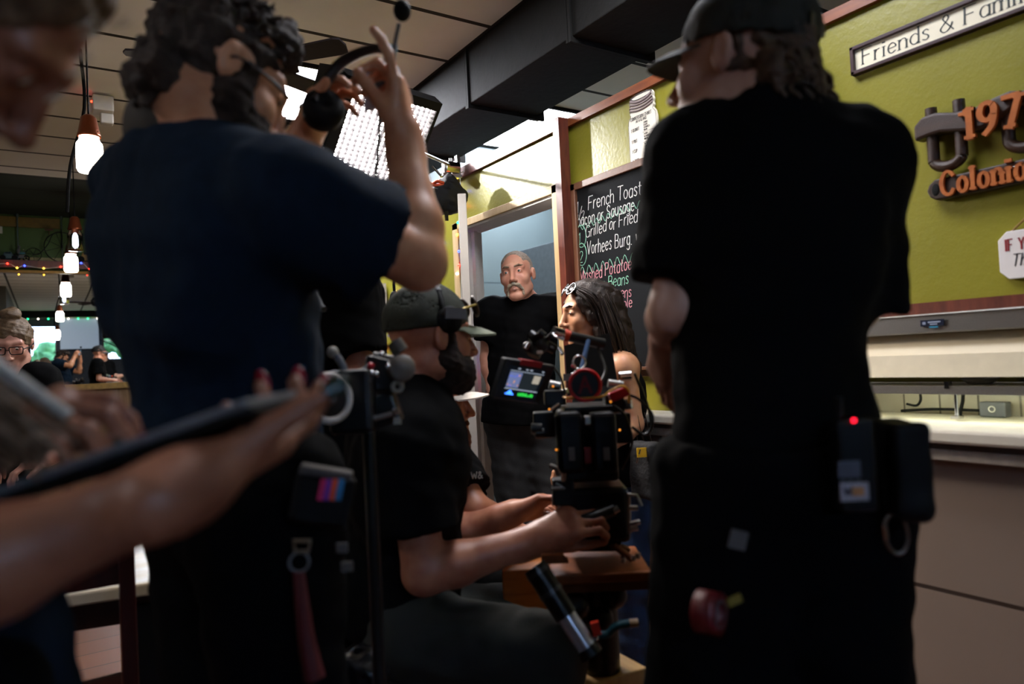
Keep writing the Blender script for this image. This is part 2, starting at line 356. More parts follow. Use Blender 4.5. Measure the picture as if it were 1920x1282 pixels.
def person(N, Pv, fw, SL, SR, EL, ER, WL, WR, HL=None, HR=None, KL=None, KR=None, AL=None, AR=None, toes=None, b=1., bust=0, belly=1., head=None, hs=1., neckf=None, fem=False, eyes=True):
    """joint positions -> dictionary of rounded solids for skin, shirt and trousers"""
    o = Body(); N,Pv,SL,SR,EL,ER,WL,WR = [np.asarray(q,float) for q in (N,Pv,SL,SR,EL,ER,WL,WR)]
    fw = nz(fw); R = rotm(fw, nz(N-Pv)); o.R = R; up = R[:,2]; rt = R[:,0]; f = R[:,1]; T = np.linalg.norm(N-Pv); sw = np.linalg.norm(SR-SL)
    lp = lambda t: Pv+(N-Pv)*t
    def torso(g=0.):
        L = [E(lp(.70)+f*.015, (sw*.44*b+g, .112*b+g, .20*T/.52+g), R, k=.05), E(lp(.36)+f*.02*belly, (.145*b+g, .108*b*belly+g, .19*T/.52+g), R, k=.06), E(lp(.02), (.160*b+g, .118*b+g, .125+g), R, k=.06)]
        L += [C(lp(.95)-rt*.02, SL+(N-SL)*.12, .055*b+g, .058*b+g, k=.05), C(lp(.95)+rt*.02, SR+(N-SR)*.12, .055*b+g, .058*b+g, k=.05)]
        L += [E(SL, .064*b+g, k=.04), E(SR, .064*b+g, k=.04)]
        for sh in (SL,SR):
            sd = nz(sh-N); L.append(E(lp(.72)+sd*sw*.26-f*.055*b, (.075*b+g,.055*b+g,.12+g), R, k=.05))
            if bust: L.append(E(lp(.66)+sd*sw*.20+f*(.085*b), (.062*bust+g,.055*bust+g,.06*bust+g), R, k=.04))
        return L
    hc,hf,hu = head; hR = rotm(hf,hu)
    neck = [C(N+f*.012, hc+hR@V(0,-.022,-.05)*hs, .062*b if not fem else .052*b, .054*hs*b if not fem else .047*hs, k=.03), C(N-rt*.0+up*.05, SL+(N-SL)*.35, .04*b,.04*b,k=.04), C(N+up*.05, SR+(N-SR)*.35, .04*b,.04*b,k=.04)]
    if neckf is not None: neck = neck[:1]+neckf
    arms = []
    for s_,e_,w_ in ((SL,EL,WL),(SR,ER,WR)):
        arms += [C(s_,e_,.052*b,.041*b,k=.03)]+limb(e_,w_,.040*b,.043*b,.0265*b**.5,.28,k=.02)
        w=nz(w_-e_)
    legs = []; 
    if HL is not None:
        for h_,k_,a_ in ((HL,KL,AL),(HR,KR,AR)):
            h_,k_,a_ = [np.asarray(q,float) for q in (h_,k_,a_)]
            legs += [C(h_,k_,.088*b,.060*b,k=.04)]+limb(k_,a_,.056*b,.059*b,.038,.3,k=.03)
    o.torso = torso; o.neck = neck; o.arms = arms; o.legs = legs; o.N = N; o.P = Pv; o.f = f; o.rt = rt; o.up = up; o.lp = lp; o.b = b
    o.head = head_prims(hc, hf, hu, hs, eyes, fem); o.hc = np.asarray(hc,float); o.hR = hR; o.hs = hs
    o.J = dict(SL=SL,SR=SR,EL=EL,ER=ER,WL=WL,WR=WR,HL=HL,HR=HR,KL=KL,KR=KR,AL=AL,AR=AR); o.toes = toes
    return o
def body_mesh(o, root, skin, lips, hands, vox, name='body', extra=None):
    L = o.torso(-.004)+o.neck+o.head+o.arms+o.legs+hands+(extra or [])
    return organic(name, L, vox, [skin, lips], root)
def shirt_mesh(o, root, m, vox, sl=.55, sr=.55, hem=-.02, g=.012, name='shirt', noise=((.0025,38,0.),(.002,70,1.)), loose=.012, neck=.075, vneck=0, extra=None, sleeve=True, nk=None, tank=False):
    L = o.torso(g)
    if tank: L = L[:3]+[C(o.lp(.60)+x*o.rt*.085+o.f*.03,o.lp(1.0)+x*o.rt*.075,.06,.030,k=.03) for x in (-1,1)]+[q for q in L if q.t == 1 and q.op == 1][5:]
    if sleeve:
        for s_,e_,t in ((o.J['SL'],o.J['EL'],sl),(o.J['SR'],o.J['ER'],sr)):
            e2 = s_+(e_-s_)*t; L.append(C(s_, s_+(e_-s_)*(t+.12), .058*o.b+g, .052*o.b+g+loose, k=.04, clip=[(e2, nz(e_-s_))]))
    hp = o.lp(hem); L.append(C(o.lp(.05), hp-o.up*.06, .15*o.b+g*.5, .155*o.b+g, k=.06)) if hem < -.05 else None
    L += extra or []
    nc = o.N+(o.hc-o.N)*.45 if nk is None else nk
    L.append(C(o.N+(o.hc-o.N)*.42-o.f*.01, o.N+(o.hc-o.N)*.9, neck, neck*1.1, k=.012, op=-1, m=-1))
    if vneck: L.append(C(o.N+o.f*.10-o.up*.02, o.N+o.f*.16-o.up*vneck, .05, .012, k=.02, op=-1, m=-1))
    return organic(name, L, vox, m, root, noise, [(hp, -o.up)])
def pants_mesh(o, root, m, vox, g=.014, waist=.10, name='trousers', noise=((.003,33,2.),(.0025,60,1.)), baggy=1.):
    L = [E(o.lp(.02), (.160*o.b+g,.122*o.b+g,.135+g), o.R, k=.06, clip=[(o.lp(waist), o.up)])]
    J = o.J
    for h,k_,a in (('HL','KL','AL'),('HR','KR','AR')):
        h_,kk,aa = [np.asarray(J[q],float) for q in (h,k_,a)]
        L += [C(h_,kk,(.090*o.b+g)*baggy,(.064*o.b+g)*baggy,k=.05), C(kk,aa+(kk-aa)*.06,(.064*o.b+g)*baggy,(.056+g)*baggy,k=.04)]
    return organic(name, L, vox, m, root, noise)
def shoes(o, root, m, fdir):
    for a in ('AL','AR'):
        A_ = np.asarray(o.J[a],float); d = nz(V(fdir[0],fdir[1],0)); g = V(A_[0],A_[1],0)
        organic('shoe', [C(g+V(0,0,.055)-d*.02, g+V(0,0,.04)+d*.16,.05,.038,k=.02), C(A_+V(0,0,.02),g+V(0,0,.06),.05,.05,k=.03)], .008, m, root, None, [(g+V(0,0,.004),V(0,0,-1))])
def cap_parts(o, root, mc, mb=None, brimd=None, vox=.0045, brimlen=.085, tilt=0., band=.055, s=1.06, strap=None, brimtilt=.25):
    """baseball cap on head o: crown shell plus curved brim; brimd = brim direction in head frame"""
    R = o.hR; c = o.hc; k = o.hs*s; bd = nz(V(0,1,0) if brimd is None else V(*brimd))
    ct = V(0,-.012,.046)*k; q = c+R@ct
    L = [E(q,(.080*k,.102*k,.092*k),R,k=.01), E(q,(.074*k,.096*k,.086*k),R,k=.0,op=-1,m=-1)]
    nrm = R@nz(V(0,.10,-1)) if brimd is None else R@V(0,0,-1)
    cr = organic('cap_crown', L, vox, mc, root, ((.0008,55,1.),), [(c+R@(V(0,0,.030)*k), nrm)])
    u = V(0,0,1); sd = np.cross(bd,u); pts = []; n = 14
    top = []; bot = []
    ib = []; ob = []
    for i in range(n+1):
        a = -1.15+2.3*i/n
        ca,sa = math.cos(a),math.sin(a)
        ri = V(sa*.0785,(ca)*.0985,0) if brimd is None else V(sa*.0785,ca*.0985,0)
        lx = sd*ri[0]*1.0+bd*(ri[1]*(1 if abs(bd[1])>.7 else .82)); ex = brimlen*max(0,math.cos(a*1.12))**.55
        dro = -.020*(sa**2)
        ib.append(ct/ k +lx+u*(-.010+dro*.9)); ob.append(ct/k+lx+bd*ex+u*(-.010+dro-brimtilt*ex))
    mb_ = MB(); v = []
    for pz in (0,.004):
        for row in (ib,[(a_+b_)/2+u*.003 for a_,b_ in zip(ib,ob)],ob):
            for p in row: v.append(c+R@((p+u*pz)*k))
    m1 = n+1; f = []
    for lay in (0,1):
        for r_ in (0,1):
            for i in range(n):
                q4 = (lay*3*m1+r_*m1+i, lay*3*m1+r_*m1+i+1, lay*3*m1+(r_+1)*m1+i+1, lay*3*m1+(r_+1)*m1+i); f.append(q4 if lay else q4[::-1])
    for i in range(n): f += [(2*m1+i,2*m1+i+1,5*m1+i+1,5*m1+i)]
    for e in (0,n): f += [(e,m1+e,4*m1+e,3*m1+e),(m1+e,2*m1+e,5*m1+e,4*m1+e)]
    mb_.add(v,f,0,True); part('cap_brim', mb_, mb or mc, root)
    bt = MB(); bt.sph(q+R@V(0,0,.092*k),(.007,.007,.004),8,0,R); part('cap_button', bt, mc, root)
    return cr
# ------------------------------------------------------------------ shared materials
M_eye = mat('eye_white','e8e2da',.15,var=0)
m_green = mat('green_wall_paint','857f26',.36,var=.05,vscale=4,bump=.12,bscale=60)
m_ceil = brickmat('ceiling_tile','e6e2dd','2a2420',1.22,.46,.016,0,.85,.2,'XY',.02,shift=(-1.08+.61*2,-.128,0))
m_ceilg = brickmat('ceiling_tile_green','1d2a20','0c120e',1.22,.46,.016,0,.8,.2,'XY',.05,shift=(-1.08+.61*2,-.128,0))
m_redwood = mat('red_brown_wood','6b3323',.4,col2='4a2016',vscale=8,stretch=(6,6,1),bump=.1)
m_pine = mat('pale_pine','c9ad80',.55,col2='b89a6a',vscale=6,stretch=(5,5,.6))
m_white = mat('white_paint','cfcac2',.5,var=.04)
m_black = mat('matte_black','080809',.65,var=.1,spec=.2)
m_blackg = mat('satin_black','08080a',.35,var=.1,spec=.35)
m_duct = mat('black_duct','0d0c09',.75,var=.4,vscale=9,bump=.25,bscale=25)
m_steel = mat('brushed_steel','a8a6a2',.35,1,var=.1,vscale=10,stretch=(1,40,40))
m_chrome = mat('chrome','c8c8c8',.14,1,var=0)
m_grey = mat('mid_grey','55565a',.5)
m_cream = mat('cream_panel','c9ba9b',.45,var=.05,vscale=6)
m_mirror = mat('mirror_silver','e8ecec',0.0,1,var=0)
m_dwood = mat('dark_wood','33170f',.35,col2='22100a',vscale=7,stretch=(6,6,1))
# ------------------------------------------------------------------ room shell
YB, YM, XL, XK, ZC = -3.0, 8.6, -3.0, 4.7, 2.96
m_floor = brickmat('floor_planks','6a3f2a','24120a',1.3,.19,.004,.4,.38,.2,'XY',.18)
struct('floor', MB().bx(XL,XK,YB,YM,-.06,0), m_floor)
struct('ceiling', MB().bx(XL,XK,YB,6.91,ZC,ZC+.06), m_ceil)
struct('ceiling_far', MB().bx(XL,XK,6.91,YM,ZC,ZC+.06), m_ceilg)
struct('wall_left', MB().bx(XL-.1,XL,YB,YM,0,ZC), mat('left_wall_paint','6b6350',.7))
struct('wall_kitchen', MB().bx(XK,XK+.1,YB,YM,0,ZC), mat('kitchen_wall','7d7f78',.7))
m_fargreen = mat('far_green_wall','47622f',.6,var=.06,vscale=3)
struct('wall_far', MB().bx(XL,XK,YM,YM+.1,0,ZC), m_fargreen)
# right-hand partition: door bay, chalkboard bay, serving bay
w = MB(); X0 = 2.0
w.bx(X0,X0+.12,3.555,YM,0,2.35).bx(X0,X0+.12,2.585,3.555,2.04,2.35).bx(X0,X0+.12,2.585,2.63,0,2.04)
struct('wall_right', w, m_green)
struct('wall_right_chalkboard_bay', MB().bx(2.05,2.17,1.50,2.585,0,2.335), m_green)
struct('wall_right_serving_bay', MB().bx(2.2,2.3,-1.2,1.50,1.375,2.335).bx(2.05,2.2,1.46,1.5,1.1,2.335).bx(2.32,2.4,YB,1.5,0,1.2).bx(2.2,2.3,YB,-1.2,0,2.335), m_green)
struct('trim_1', MB().bx(1.985,2.135,2.585,YM,2.35,2.375).bx(1.982,2.0,2.60,YM,2.318,2.35), m_redwood)
struct('trim_2', MB().bx(2.03,2.18,1.5,2.585,2.335,2.372).bx(2.18,2.31,-1.2,1.5,2.335,2.372), mat('orange_brown_wood','8a4a22',.4,col2='6b3218',vscale=8,stretch=(6,1,6)))
struct('trim_3', MB().bx(1.975,2.03,2.555,2.600,0,2.372), m_redwood)
struct('trim_4', MB().bx(2.175,2.2,-1.2,1.5,1.352,1.388), m_redwood)
# door casing, jamb and the open leaf
struct('trim_5', MB().bx(1.978,2.0,2.60,2.64,0,2.075).bx(1.978,2.0,3.545,3.61,0,2.075).bx(1.978,2.0,2.60,3.61,2.035,2.075), m_pine, .003)
struct('trim_6', MB().bx(1.99,2.13,3.535,3.557,0,2.04).bx(2.06,2.08,3.50,3.54,0,2.03).bx(1.99,2.13,2.628,2.642,0,2.04).bx(1.99,2.13,2.63,3.555,2.022,2.04), m_white)
dr = MB(); hz = V(1.985,3.50,0); fe = V(1.57,2.76,0); dd = nz(fe-hz); dn = V(-dd[1],dd[0],0)
dR = np.array([dd,dn,V(0,0,1)]).T
dr.box(hz+dd*.425+V(0,0,1.02),(.85,.038,2.02),dR)
for z0,z1 in ((.2,.95),(1.1,1.9)): dr.box(hz+dd*.425+V(0,0,(z0+z1)/2),(.6,.042,z1-z0),dR)
door = tag(dr.build('door_1', mat('chipped_white_door','a39e96',.5,var=.08,vscale=5),None,None,.003), kind='structure')
hg = MB(); 
for z in (.3,1.1,1.83): hg.cyl(hz+V(.0,-.012,z-.05),hz+V(.0,-.012,z+.05),.007)
hg.build('door_hinge', mat('brass','b08a40',.3,1), door)
# back room through the doorway
m_blue = brickmat('blue_grey_panel','5a696d','3c4b50',30,.62,.006,0,.5,.2,'XZ',.02,shift=(15,0,-.02))
struct('wall_back_room', MB().bx(2.12,4.0,4.7,4.78,0,ZC), m_blue)
struct('wall_back_room_side', MB().bx(3.9,4.0,2.0,4.7,0,ZC), m_blue)
struct('baseboard_back_room', MB().bx(2.12,3.9,4.68,4.7,0,.1), m_white)
fr = empty('cabinet', (3.45,4.3,0), 'tall dark grey cabinet standing in the blue back room behind the doorway', 'cabinet')
part('body', MB().bx(3.14,3.8,4.05,4.66,0,2.13), mat('charcoal_cabinet','3a4248',.4), fr, None, .006)
part('door', MB().bx(3.15,3.79,4.03,4.05,.05,2.11), mat('charcoal_cabinet','3a4248',.4), fr, None, .004)
part('handle', MB().cyl((3.74,4.015,1.0),(3.74,4.015,1.3),.009), m_steel, fr)
ol = empty('outlet', (3.2,4.02,1.62), 'grey outlet plate with pale sockets on the dark cabinet side', 'outlet')
part('plate', MB().bx(3.165,3.235,4.016,4.024,1.57,1.70), m_grey, ol, None,.002)
for z in (1.608,1.662): part('socket', MB().bx(3.18,3.22,4.010,4.018,z-.018,z+.018), mat('socket_white','d8d8d4',.4), ol, None,.003)
h = MB(); h.sph((3.24,4.2,2.18),(.06,.045,.05),10); tag(h.build('red_pot', mat('dark_red','5a1418',.4)), 'small dark red pot on top of the dark grey cabinet in the back room', 'pot')
# ------------------------------------------------------------------ far wall: mirror, shelf, valance
struct('trim_7', MB().bx(-2.2,1.9,8.50,8.6,1.18,1.24), mat('yellow_pine','a9853e',.45,var=.2))
struct('wall_far_panelling', MB().bx(-2.6,2.0,8.56,8.6,0,1.18), mat('tan_panelling','8a6a45',.5,col2='74552f',vscale=5,stretch=(8,1,.6)))
mr = empty('wall_mirror', (-.2,8.58,1.24), 'wide wall mirror under the shelf of toy vehicles at the far end', 'mirror')
part('mirror_glass', MB().bx(-2.2,1.9,8.575,8.585,1.24,2.38), m_mirror, mr)
part('frame', MB().bx(-2.2,1.9,8.545,8.59,2.375,2.40), mat('gold_strip','b08a48',.4,.3), mr)
sh = empty('display_shelf', (-.2,8.5,2.40), 'dark wood display shelf running above the far wall mirror', 'shelf')
part('board', MB().bx(-2.4,1.95,8.36,8.6,2.455,2.475), m_dwood, sh); part('front_rail', MB().bx(-2.4,1.95,8.345,8.365,2.40,2.47), m_redwood, sh); part('lower_rail', MB().bx(-2.4,1.95,8.36,8.40,2.40,2.42), m_black, sh)
part('back_strip', MB().bx(-2.4,1.95,8.575,8.6,2.475,2.535), mat('pale_strip','a59a6a',.5), sh)
vb = MB().bx(-2.4,.145,8.57,8.6,2.835,2.935); tag(vb.build('wooden_valance', mat('mustard_wood','6e5a1e',.5,var=.2)), 'mustard wooden valance box high on the far green wall', 'valance')
tag(MB().bx(-.40,-.335,8.59,8.6,2.765,2.865).build('paper_notice', mat('paper','c8c8c4',.7)), 'white paper notice taped on the far green wall above the shelf', 'paper')
for x in (-.21,.16): tag(MB().cyl((x,8.55,2.475),(x,8.55,2.96),.006).cyl((x,8.55,2.93),(x,8.55,2.96),.014).build('shelf_hanger_rod', mat('grey_rod','5a6a66',.4,.6)), 'thin grey hanger rod above the far shelf '+('left of the wire bicycle' if x<0 else 'behind the big bicycle wheel'), 'rod', 'shelf hanger rods')
# toys on the shelf
bk = empty('model_bicycle', (-.02,8.46,2.475), 'black wire model of a penny-farthing bicycle on the far shelf', 'model bicycle')
mw = mat('black_wire','0e1210',.4,.5)
def wheel(c,R,n,nm,t=.005):
    w = MB(); w.torus(c,(0,1,0),R-t,t,28,6)
    for i in range(n): a = 2*math.pi*i/n+.3; w.cyl(c,V(*c)+V(math.cos(a),0,math.sin(a))*(R-t),.0022,None,5)
    return part(nm,w,mw,bk)
wheel((.155,8.46,2.475+.155),.155,8,'front_wheel'); wheel((-.085,8.46,2.475+.07),.07,7,'rear_wheel',.004)
part('frame', MB().tube([(-.085,8.46,2.545),(-.03,8.46,2.56),(.04,8.46,2.66),(.085,8.46,2.76),(.155,8.46,2.775),(.155,8.46,2.63)],.005,6,0,6), mw, bk)
part('saddle', MB().box((.05,8.46,2.80),(.07,.03,.014)).cyl((.05,8.46,2.75),(.05,8.46,2.80),.004), mat('brown_leather','4a2a18',.5), bk)
part('handlebar', MB().cyl((.155,8.40,2.80),(.155,8.52,2.80),.004).cyl((.155,8.46,2.77),(.155,8.46,2.80),.005), mw, bk)
def toycar(x, colr, label, L=.2):
    t = empty('toy_car', (x,8.45,2.475), label, 'toy car', 'toy vehicles on the far shelf'); m = mat('toy_'+colr,colr,.35,var=.1)
    o = [(-.5,.12),(-.48,.3),(-.3,.36),(-.22,.62),(.12,.66),(.22,.42),(.46,.34),(.5,.12)]
    part('body', MB().prism([(a*L,b*L*.8) for a,b in o],(x,8.49,2.475),(1,0,0),(0,0,1),.08), m, t, None,.006)
    for a in (-.3,.3):
        for y in (8.405,8.485): part('wheel', MB().cyl((x+a*L,y,2.475+.16*L),(x+a*L,y+.018,2.475+.16*L),.16*L), m_black, t)
    part('windscreen', MB().bx(x-.17*L,x+.1*L,8.406,8.41,2.475+.40*L,2.475+.50*L), mat('toy_glass','20303a',.1), t)
toycar(.375,'8a6a20','mustard vintage toy car on the far shelf right of the wire bicycle')
toycar(-.285,'37505a','blue grey vintage toy car at the left end of the far shelf',.16)
mc = empty('toy_motorcycle', (-.20,8.45,2.475), 'dark model motorcycle on the far shelf between the toy car and the wire bicycle', 'toy motorcycle', 'toy vehicles on the far shelf')
for x,R in ((-.225,.036),(-.145,.03)): part('wheel', MB().torus((x,8.45,2.475+R),(0,1,0),R-.006,.006,20,6).cyl((x,8.446,2.475+R),(x,8.454,2.475+R),.01), m_black, mc)
part('engine', MB().box((-.185,8.45,2.52),(.05,.03,.035)), m_grey, mc, None,.004); part('tank', MB().sph((-.18,8.45,2.555),(.03,.014,.014)), mat('teal_toy','3a6a74',.3), mc)
part('fork', MB().cyl((-.145,8.45,2.51),(-.165,8.45,2.585),.004).cyl((-.165,8.425,2.585),(-.165,8.475,2.585),.004), m_chrome, mc); part('rider', MB().sph((-.205,8.45,2.575),(.016,.016,.03)).sph((-.20,8.45,2.615),.013), m_grey, mc)
# ------------------------------------------------------------------ room behind the photographer (seen in the mirror)
bw = MB(); wins = [(-.34,.20,1.85,2.55),(1.15,1.75,1.75,2.62),(-1.4,-.5,1.85,2.55)]
xs = XL
bw.bx(XL,XK,YB-.1,YB,0,1.75).bx(XL,XK,YB-.1,YB,2.62,ZC)
cut = sorted([(a,b) for a,b,_,_ in wins])
for a,b in cut: bw.bx(xs,a,YB-.1,YB,1.75,2.62); xs = b
bw.bx(xs,XK,YB-.1,YB,1.75,2.62)
struct('wall_behind', bw, mat('dark_blue_grey_wall','2c3440',.6))
for i,(a,b,c,d) in enumerate(wins):
    f = MB(); t = .03
    f.bx(a,b,YB-.08,YB-.02,1.75,1.75+t).bx(a,b,YB-.08,YB-.02,2.62-t,2.62).bx(a,a+t,YB-.08,YB-.02,1.75,2.62).bx(b-t,b,YB-.08,YB-.02,1.75,2.62)
    wo = struct('window_%d'%(i+1), f, m_dwood); part('glass', MB().bx(a+t,b-t,YB-.055,YB-.05,1.75+t,2.62-t), mat('window_glass','eef4f6',.02,trans=1,var=0,ior=1.02), wo)
struct('trim_8', MB().bx(XL,2.0,YB,YB+.15,2.80,ZC), m_black)
scr = empty('projector_screen', (.67,YB+.1,2.0), 'pale blue white projector screen seen in the far mirror', 'screen')
part('fabric', MB().bx(.27,1.07,YB+.09,YB+.094,2.03,2.77), mat('screen_white_glow','b9c6d8',.6,var=.02,emit=.10,ecol='a9bcd8'), scr); part('case', MB().bx(.22,1.12,YB+.03,YB+.11,2.77,2.83), m_white, scr); part('wall_bracket', MB().bx(.30,.36,YB,YB+.05,2.78,2.82).bx(.98,1.04,YB,YB+.05,2.78,2.82), m_black, scr); part('bottom_bar', MB().cyl((.26,YB+.092,2.025),(1.08,YB+.092,2.025),.012), m_black, scr)  # fabric is no lamp; faint blue emission added to brighten it
struct('trim_9', MB().bx(-1.0,-.56,YB,2.2,2.42,ZC), mat('soffit_grey','57544c',.7))
for x in (-3.6,-1.8,0.0,1.8,3.6):       # garden trees outside the back windows
    t = empty('garden_tree', (x,YB-2.6,0), 'leafy green tree outside the back windows', 'tree', 'trees outside the back windows')
    L = [E((x+random.uniform(-.35,.35),YB-2.6+random.uniform(-.3,.3),2.0+random.uniform(-.6,.6)),(.34,.3,.3)) for _ in range(5)]
    organic('foliage', L, .06, mat('foliage','2e5a2c',.7,col2='5f8a4a',vscale=8), t, ((.07,11,0.),(.05,23,2.))); part('trunk', MB().cyl((x,YB-2.6,0),(x,YB-2.6,1.8),.09), m_dwood, t)
struct('ground_outside', MB().bx(-12,12,YB-14,YB-.1,-.1,-.02), mat('lawn','4a5c30',.9))
W = bpy.data.worlds.new('world'); S.world = W; W.use_nodes = True; W.node_tree.nodes['Background'].inputs[0].default_value = (.42,.62,1.0,1); W.node_tree.nodes['Background'].inputs[1].default_value = 3.2
# ------------------------------------------------------------------ duct
d_ = empty('ventilation_duct', (2.15,2.5,2.65), 'large matte black ventilation duct hung over the green partition', 'duct')
part('duct_body', MB().bx(1.93,2.37,-2.5,4.9,2.655,2.955), m_duct, d_, None,.006)
for y in (-.45,.6,1.5,2.39,3.28,4.2): part('flange', MB().bx(1.92,2.42,y-.022,y-.005,2.632,2.95).bx(1.925,2.40,y+.005,y+.018,2.637,2.95), m_duct, d_)
# ------------------------------------------------------------------ ceiling lights
def troffer(x0,x1,y0,y1,label,e):
    t = empty('ceiling_light', ((x0+x1)/2,(y0+y1)/2,ZC-.03), label, 'ceiling light', 'recessed ceiling lights')
    part('frame', MB().bx(x0,x1,y0,y0+.025,ZC-.02,ZC).bx(x0,x1,y1-.025,y1,ZC-.02,ZC).bx(x0,x0+.025,y0,y1,ZC-.02,ZC).bx(x1-.025,x1,y0,y1,ZC-.02,ZC), m_black, t)
    part('diffuser', MB().bx(x0+.025,x1-.025,y0+.025,y1-.025,ZC-.014,ZC-.004), mat('diffuser_%g'%e,'ffffff',.5,emit=e,ecol='f4f6ff',var=0), t)
troffer(1.08,1.72,3.82,4.74,'glowing white ceiling panel above the softbox, crossed by fan blades',16)
troffer(2.62,3.25,3.77,4.68,'glowing ceiling panel over the back room, seen above the partition',14)
troffer(1.08,1.70,1.06,1.98,'assumed glowing ceiling panel, out of view overhead near the chalkboard',6)  # assumed panel, unseen overhead, for the light on signs and doorway
troffer(-2.4,-1.78,1.06,1.98,'added glowing ceiling panel, out of view at the left, brightening the room',5)  # unseen panel added at the left to lift the ceiling brightness
# ceiling fan
hubp = PZ(463,116,2.60); fn = empty('ceiling_fan', hubp, 'dark ceiling fan spinning below the bright ceiling panel', 'fan')
m_fan = mat('fan_blade','2a2226',.75,var=.15)
part('downrod', MB().cyl(hubp+V(0,0,.08),V(hubp[0],hubp[1],ZC),.012).cyl(V(hubp[0],hubp[1],ZC-.05),V(hubp[0],hubp[1],ZC),.05), m_black, fn)
part('motor', MB().lathe(hubp,[(0,-.07),(.07,-.065),(.10,-.03),(.10,.03),(.06,.08),(0,.085)]), m_black, fn)
tipA = PZ(612,88,2.60)-hubp; a0 = math.atan2(tipA[1],tipA[0])
for k in range(5):
    a = a0-k*2*math.pi/5; d = V(math.cos(a),math.sin(a),0); s_ = V(-math.sin(a),math.cos(a),0)
    bl = MB(); o2 = [(.12,-.04),(.2,-.048),(.44,-.055),(.465,-.045),(.47,0),(.455,.045),(.42,.055),(.2,.048),(.12,.04)]
    bl.prism(o2, hubp+V(0,0,-.01), d, nz(s_+V(0,0,-.16)), .008); part('blade', bl, m_fan, fn); part('blade_arm', MB().box(hubp+d*.11+V(0,0,-.004),(.14,.035,.006),np.array([d,s_,UP]).T), m_black, fn)
# smoke alarm / emergency fitting, hanging cable, pole
q = PZ(192,182,2.95); e_ = empty('emergency_light', q, 'small white emergency light box with red dot on the ceiling', 'light fitting')
part('housing', MB().box(q+V(0,0,-.05),(.11,.11,.09)), m_white, e_, None,.008); part('lamp_head', MB().box(q+V(.02,.02,-.125),(.07,.06,.06)), m_white, e_, None,.008); part('indicator', MB().sph(q+V(-.058,-.03,-.045),.006), mat('red_dot','ff2010',.4,emit=6,var=0), e_)
pt = PZ(150,92,ZC); pb = P(126,398,pt@CF*1.0); tag(MB().tube([pt,pt+V(.01,0,-.3),P(132,310,pt@CF),pb],.008,8,0,6).build('hanging_cable', mat('dull_black','0c0c0d',.9,spec=.1)), 'thick black cable hanging from the ceiling beside the nearest jar lamp', 'cable')
# assumed ceiling spotlight, added out of view to brighten the wall above the door
sp0 = V(1.0,4.30,2.78); tg0 = V(2.0,2.96,2.24); sd = nz(tg0-sp0); sl = empty('assumed_spotlight', sp0, 'assumed small black ceiling spotlight, added out of view to brighten the wall above the doorway', 'spotlight')
part('housing', MB().cyl(sp0-sd*.06,sp0+sd*.05,.035,.045,20,0,False).cyl(sp0-sd*.07,sp0-sd*.06,.03), m_black, sl); part('stem', MB().cyl(sp0-sd*.03,V(sp0[0]-.03,sp0[1]-.02,2.96),.008), m_black, sl)
ld = bpy.data.lights.new('assumed_spot_lamp','SPOT'); ld.energy = 105; ld.spot_size = math.radians(26); ld.spot_blend = 1; ld.shadow_soft_size = .03; ld.color = (1,.97,.93); lo = bpy.data.objects.new('assumed_spot_lamp',ld); COL.objects.link(lo); lo.parent = sl; lo.location = Vector(sd*.03); lo.rotation_euler = Vector(-sd).to_track_quat('Z','Y').to_euler()
# ------------------------------------------------------------------ mason jar pendants
m_copper = mat('copper_cap','8c4a2e',.3,.8,var=.1); m_glass = mat('jar_glass','f4f8f8',.03,trans=1,var=0,ior=1.2)
def pendant(loc, label, bright):
    t = empty('jar_pendant', loc, label, 'pendant lamp', 'mason jar pendant lamps'); c = V(*loc)
    part('cord', MB().cyl(c+V(0,0,.16),V(c[0],c[1],ZC),.004), m_black, t)
    part('cap', MB().lathe(c,[(0,.165),(.018,.163),(.032,.15),(.046,.075),(.049,.07),(.049,.062),(.044,.06)]), m_copper, t)
    j = [(.040,.064),(.042,.045),(.053,.030),(.055,.01),(.055,-.085),(.048,-.10),(0,-.102)]
    part('jar', MB().lathe(c,j), m_glass if not bright else mat('lit_jar_%g'%bright,'fff8ee',.4,emit=bright,ecol='fff4e4',var=0), t)
    if not bright:
        part('jar_inner', MB().lathe(c,[(r*.95,z) for r,z in j[:-1]]+[(0,-.098)]), m_glass, t)
        part('bulb', MB().lathe(c,[(.015,.05),(.026,.02),(.03,-.01),(.03,-.06),(.02,-.075),(0,-.08)]), mat('dim_bulb','e8f0ff',.4,emit=.7,var=0), t)
pendant(P(168,282,3.27),'nearest jar pendant lamp with copper cap, brightest of the hanging row',5)
pendant(P(141,446,5.45),'clear jar pendant lamp with visible bulb, second from the front',0)
pendant(P(133,489,6.40),'warm glowing jar pendant lamp with copper cap, third from the front',5)
for y in (-1.1,-2.2): pendant(V(.2,y,2.33),'glowing jar pendant lamp of the row reflected small in the far mirror',4)
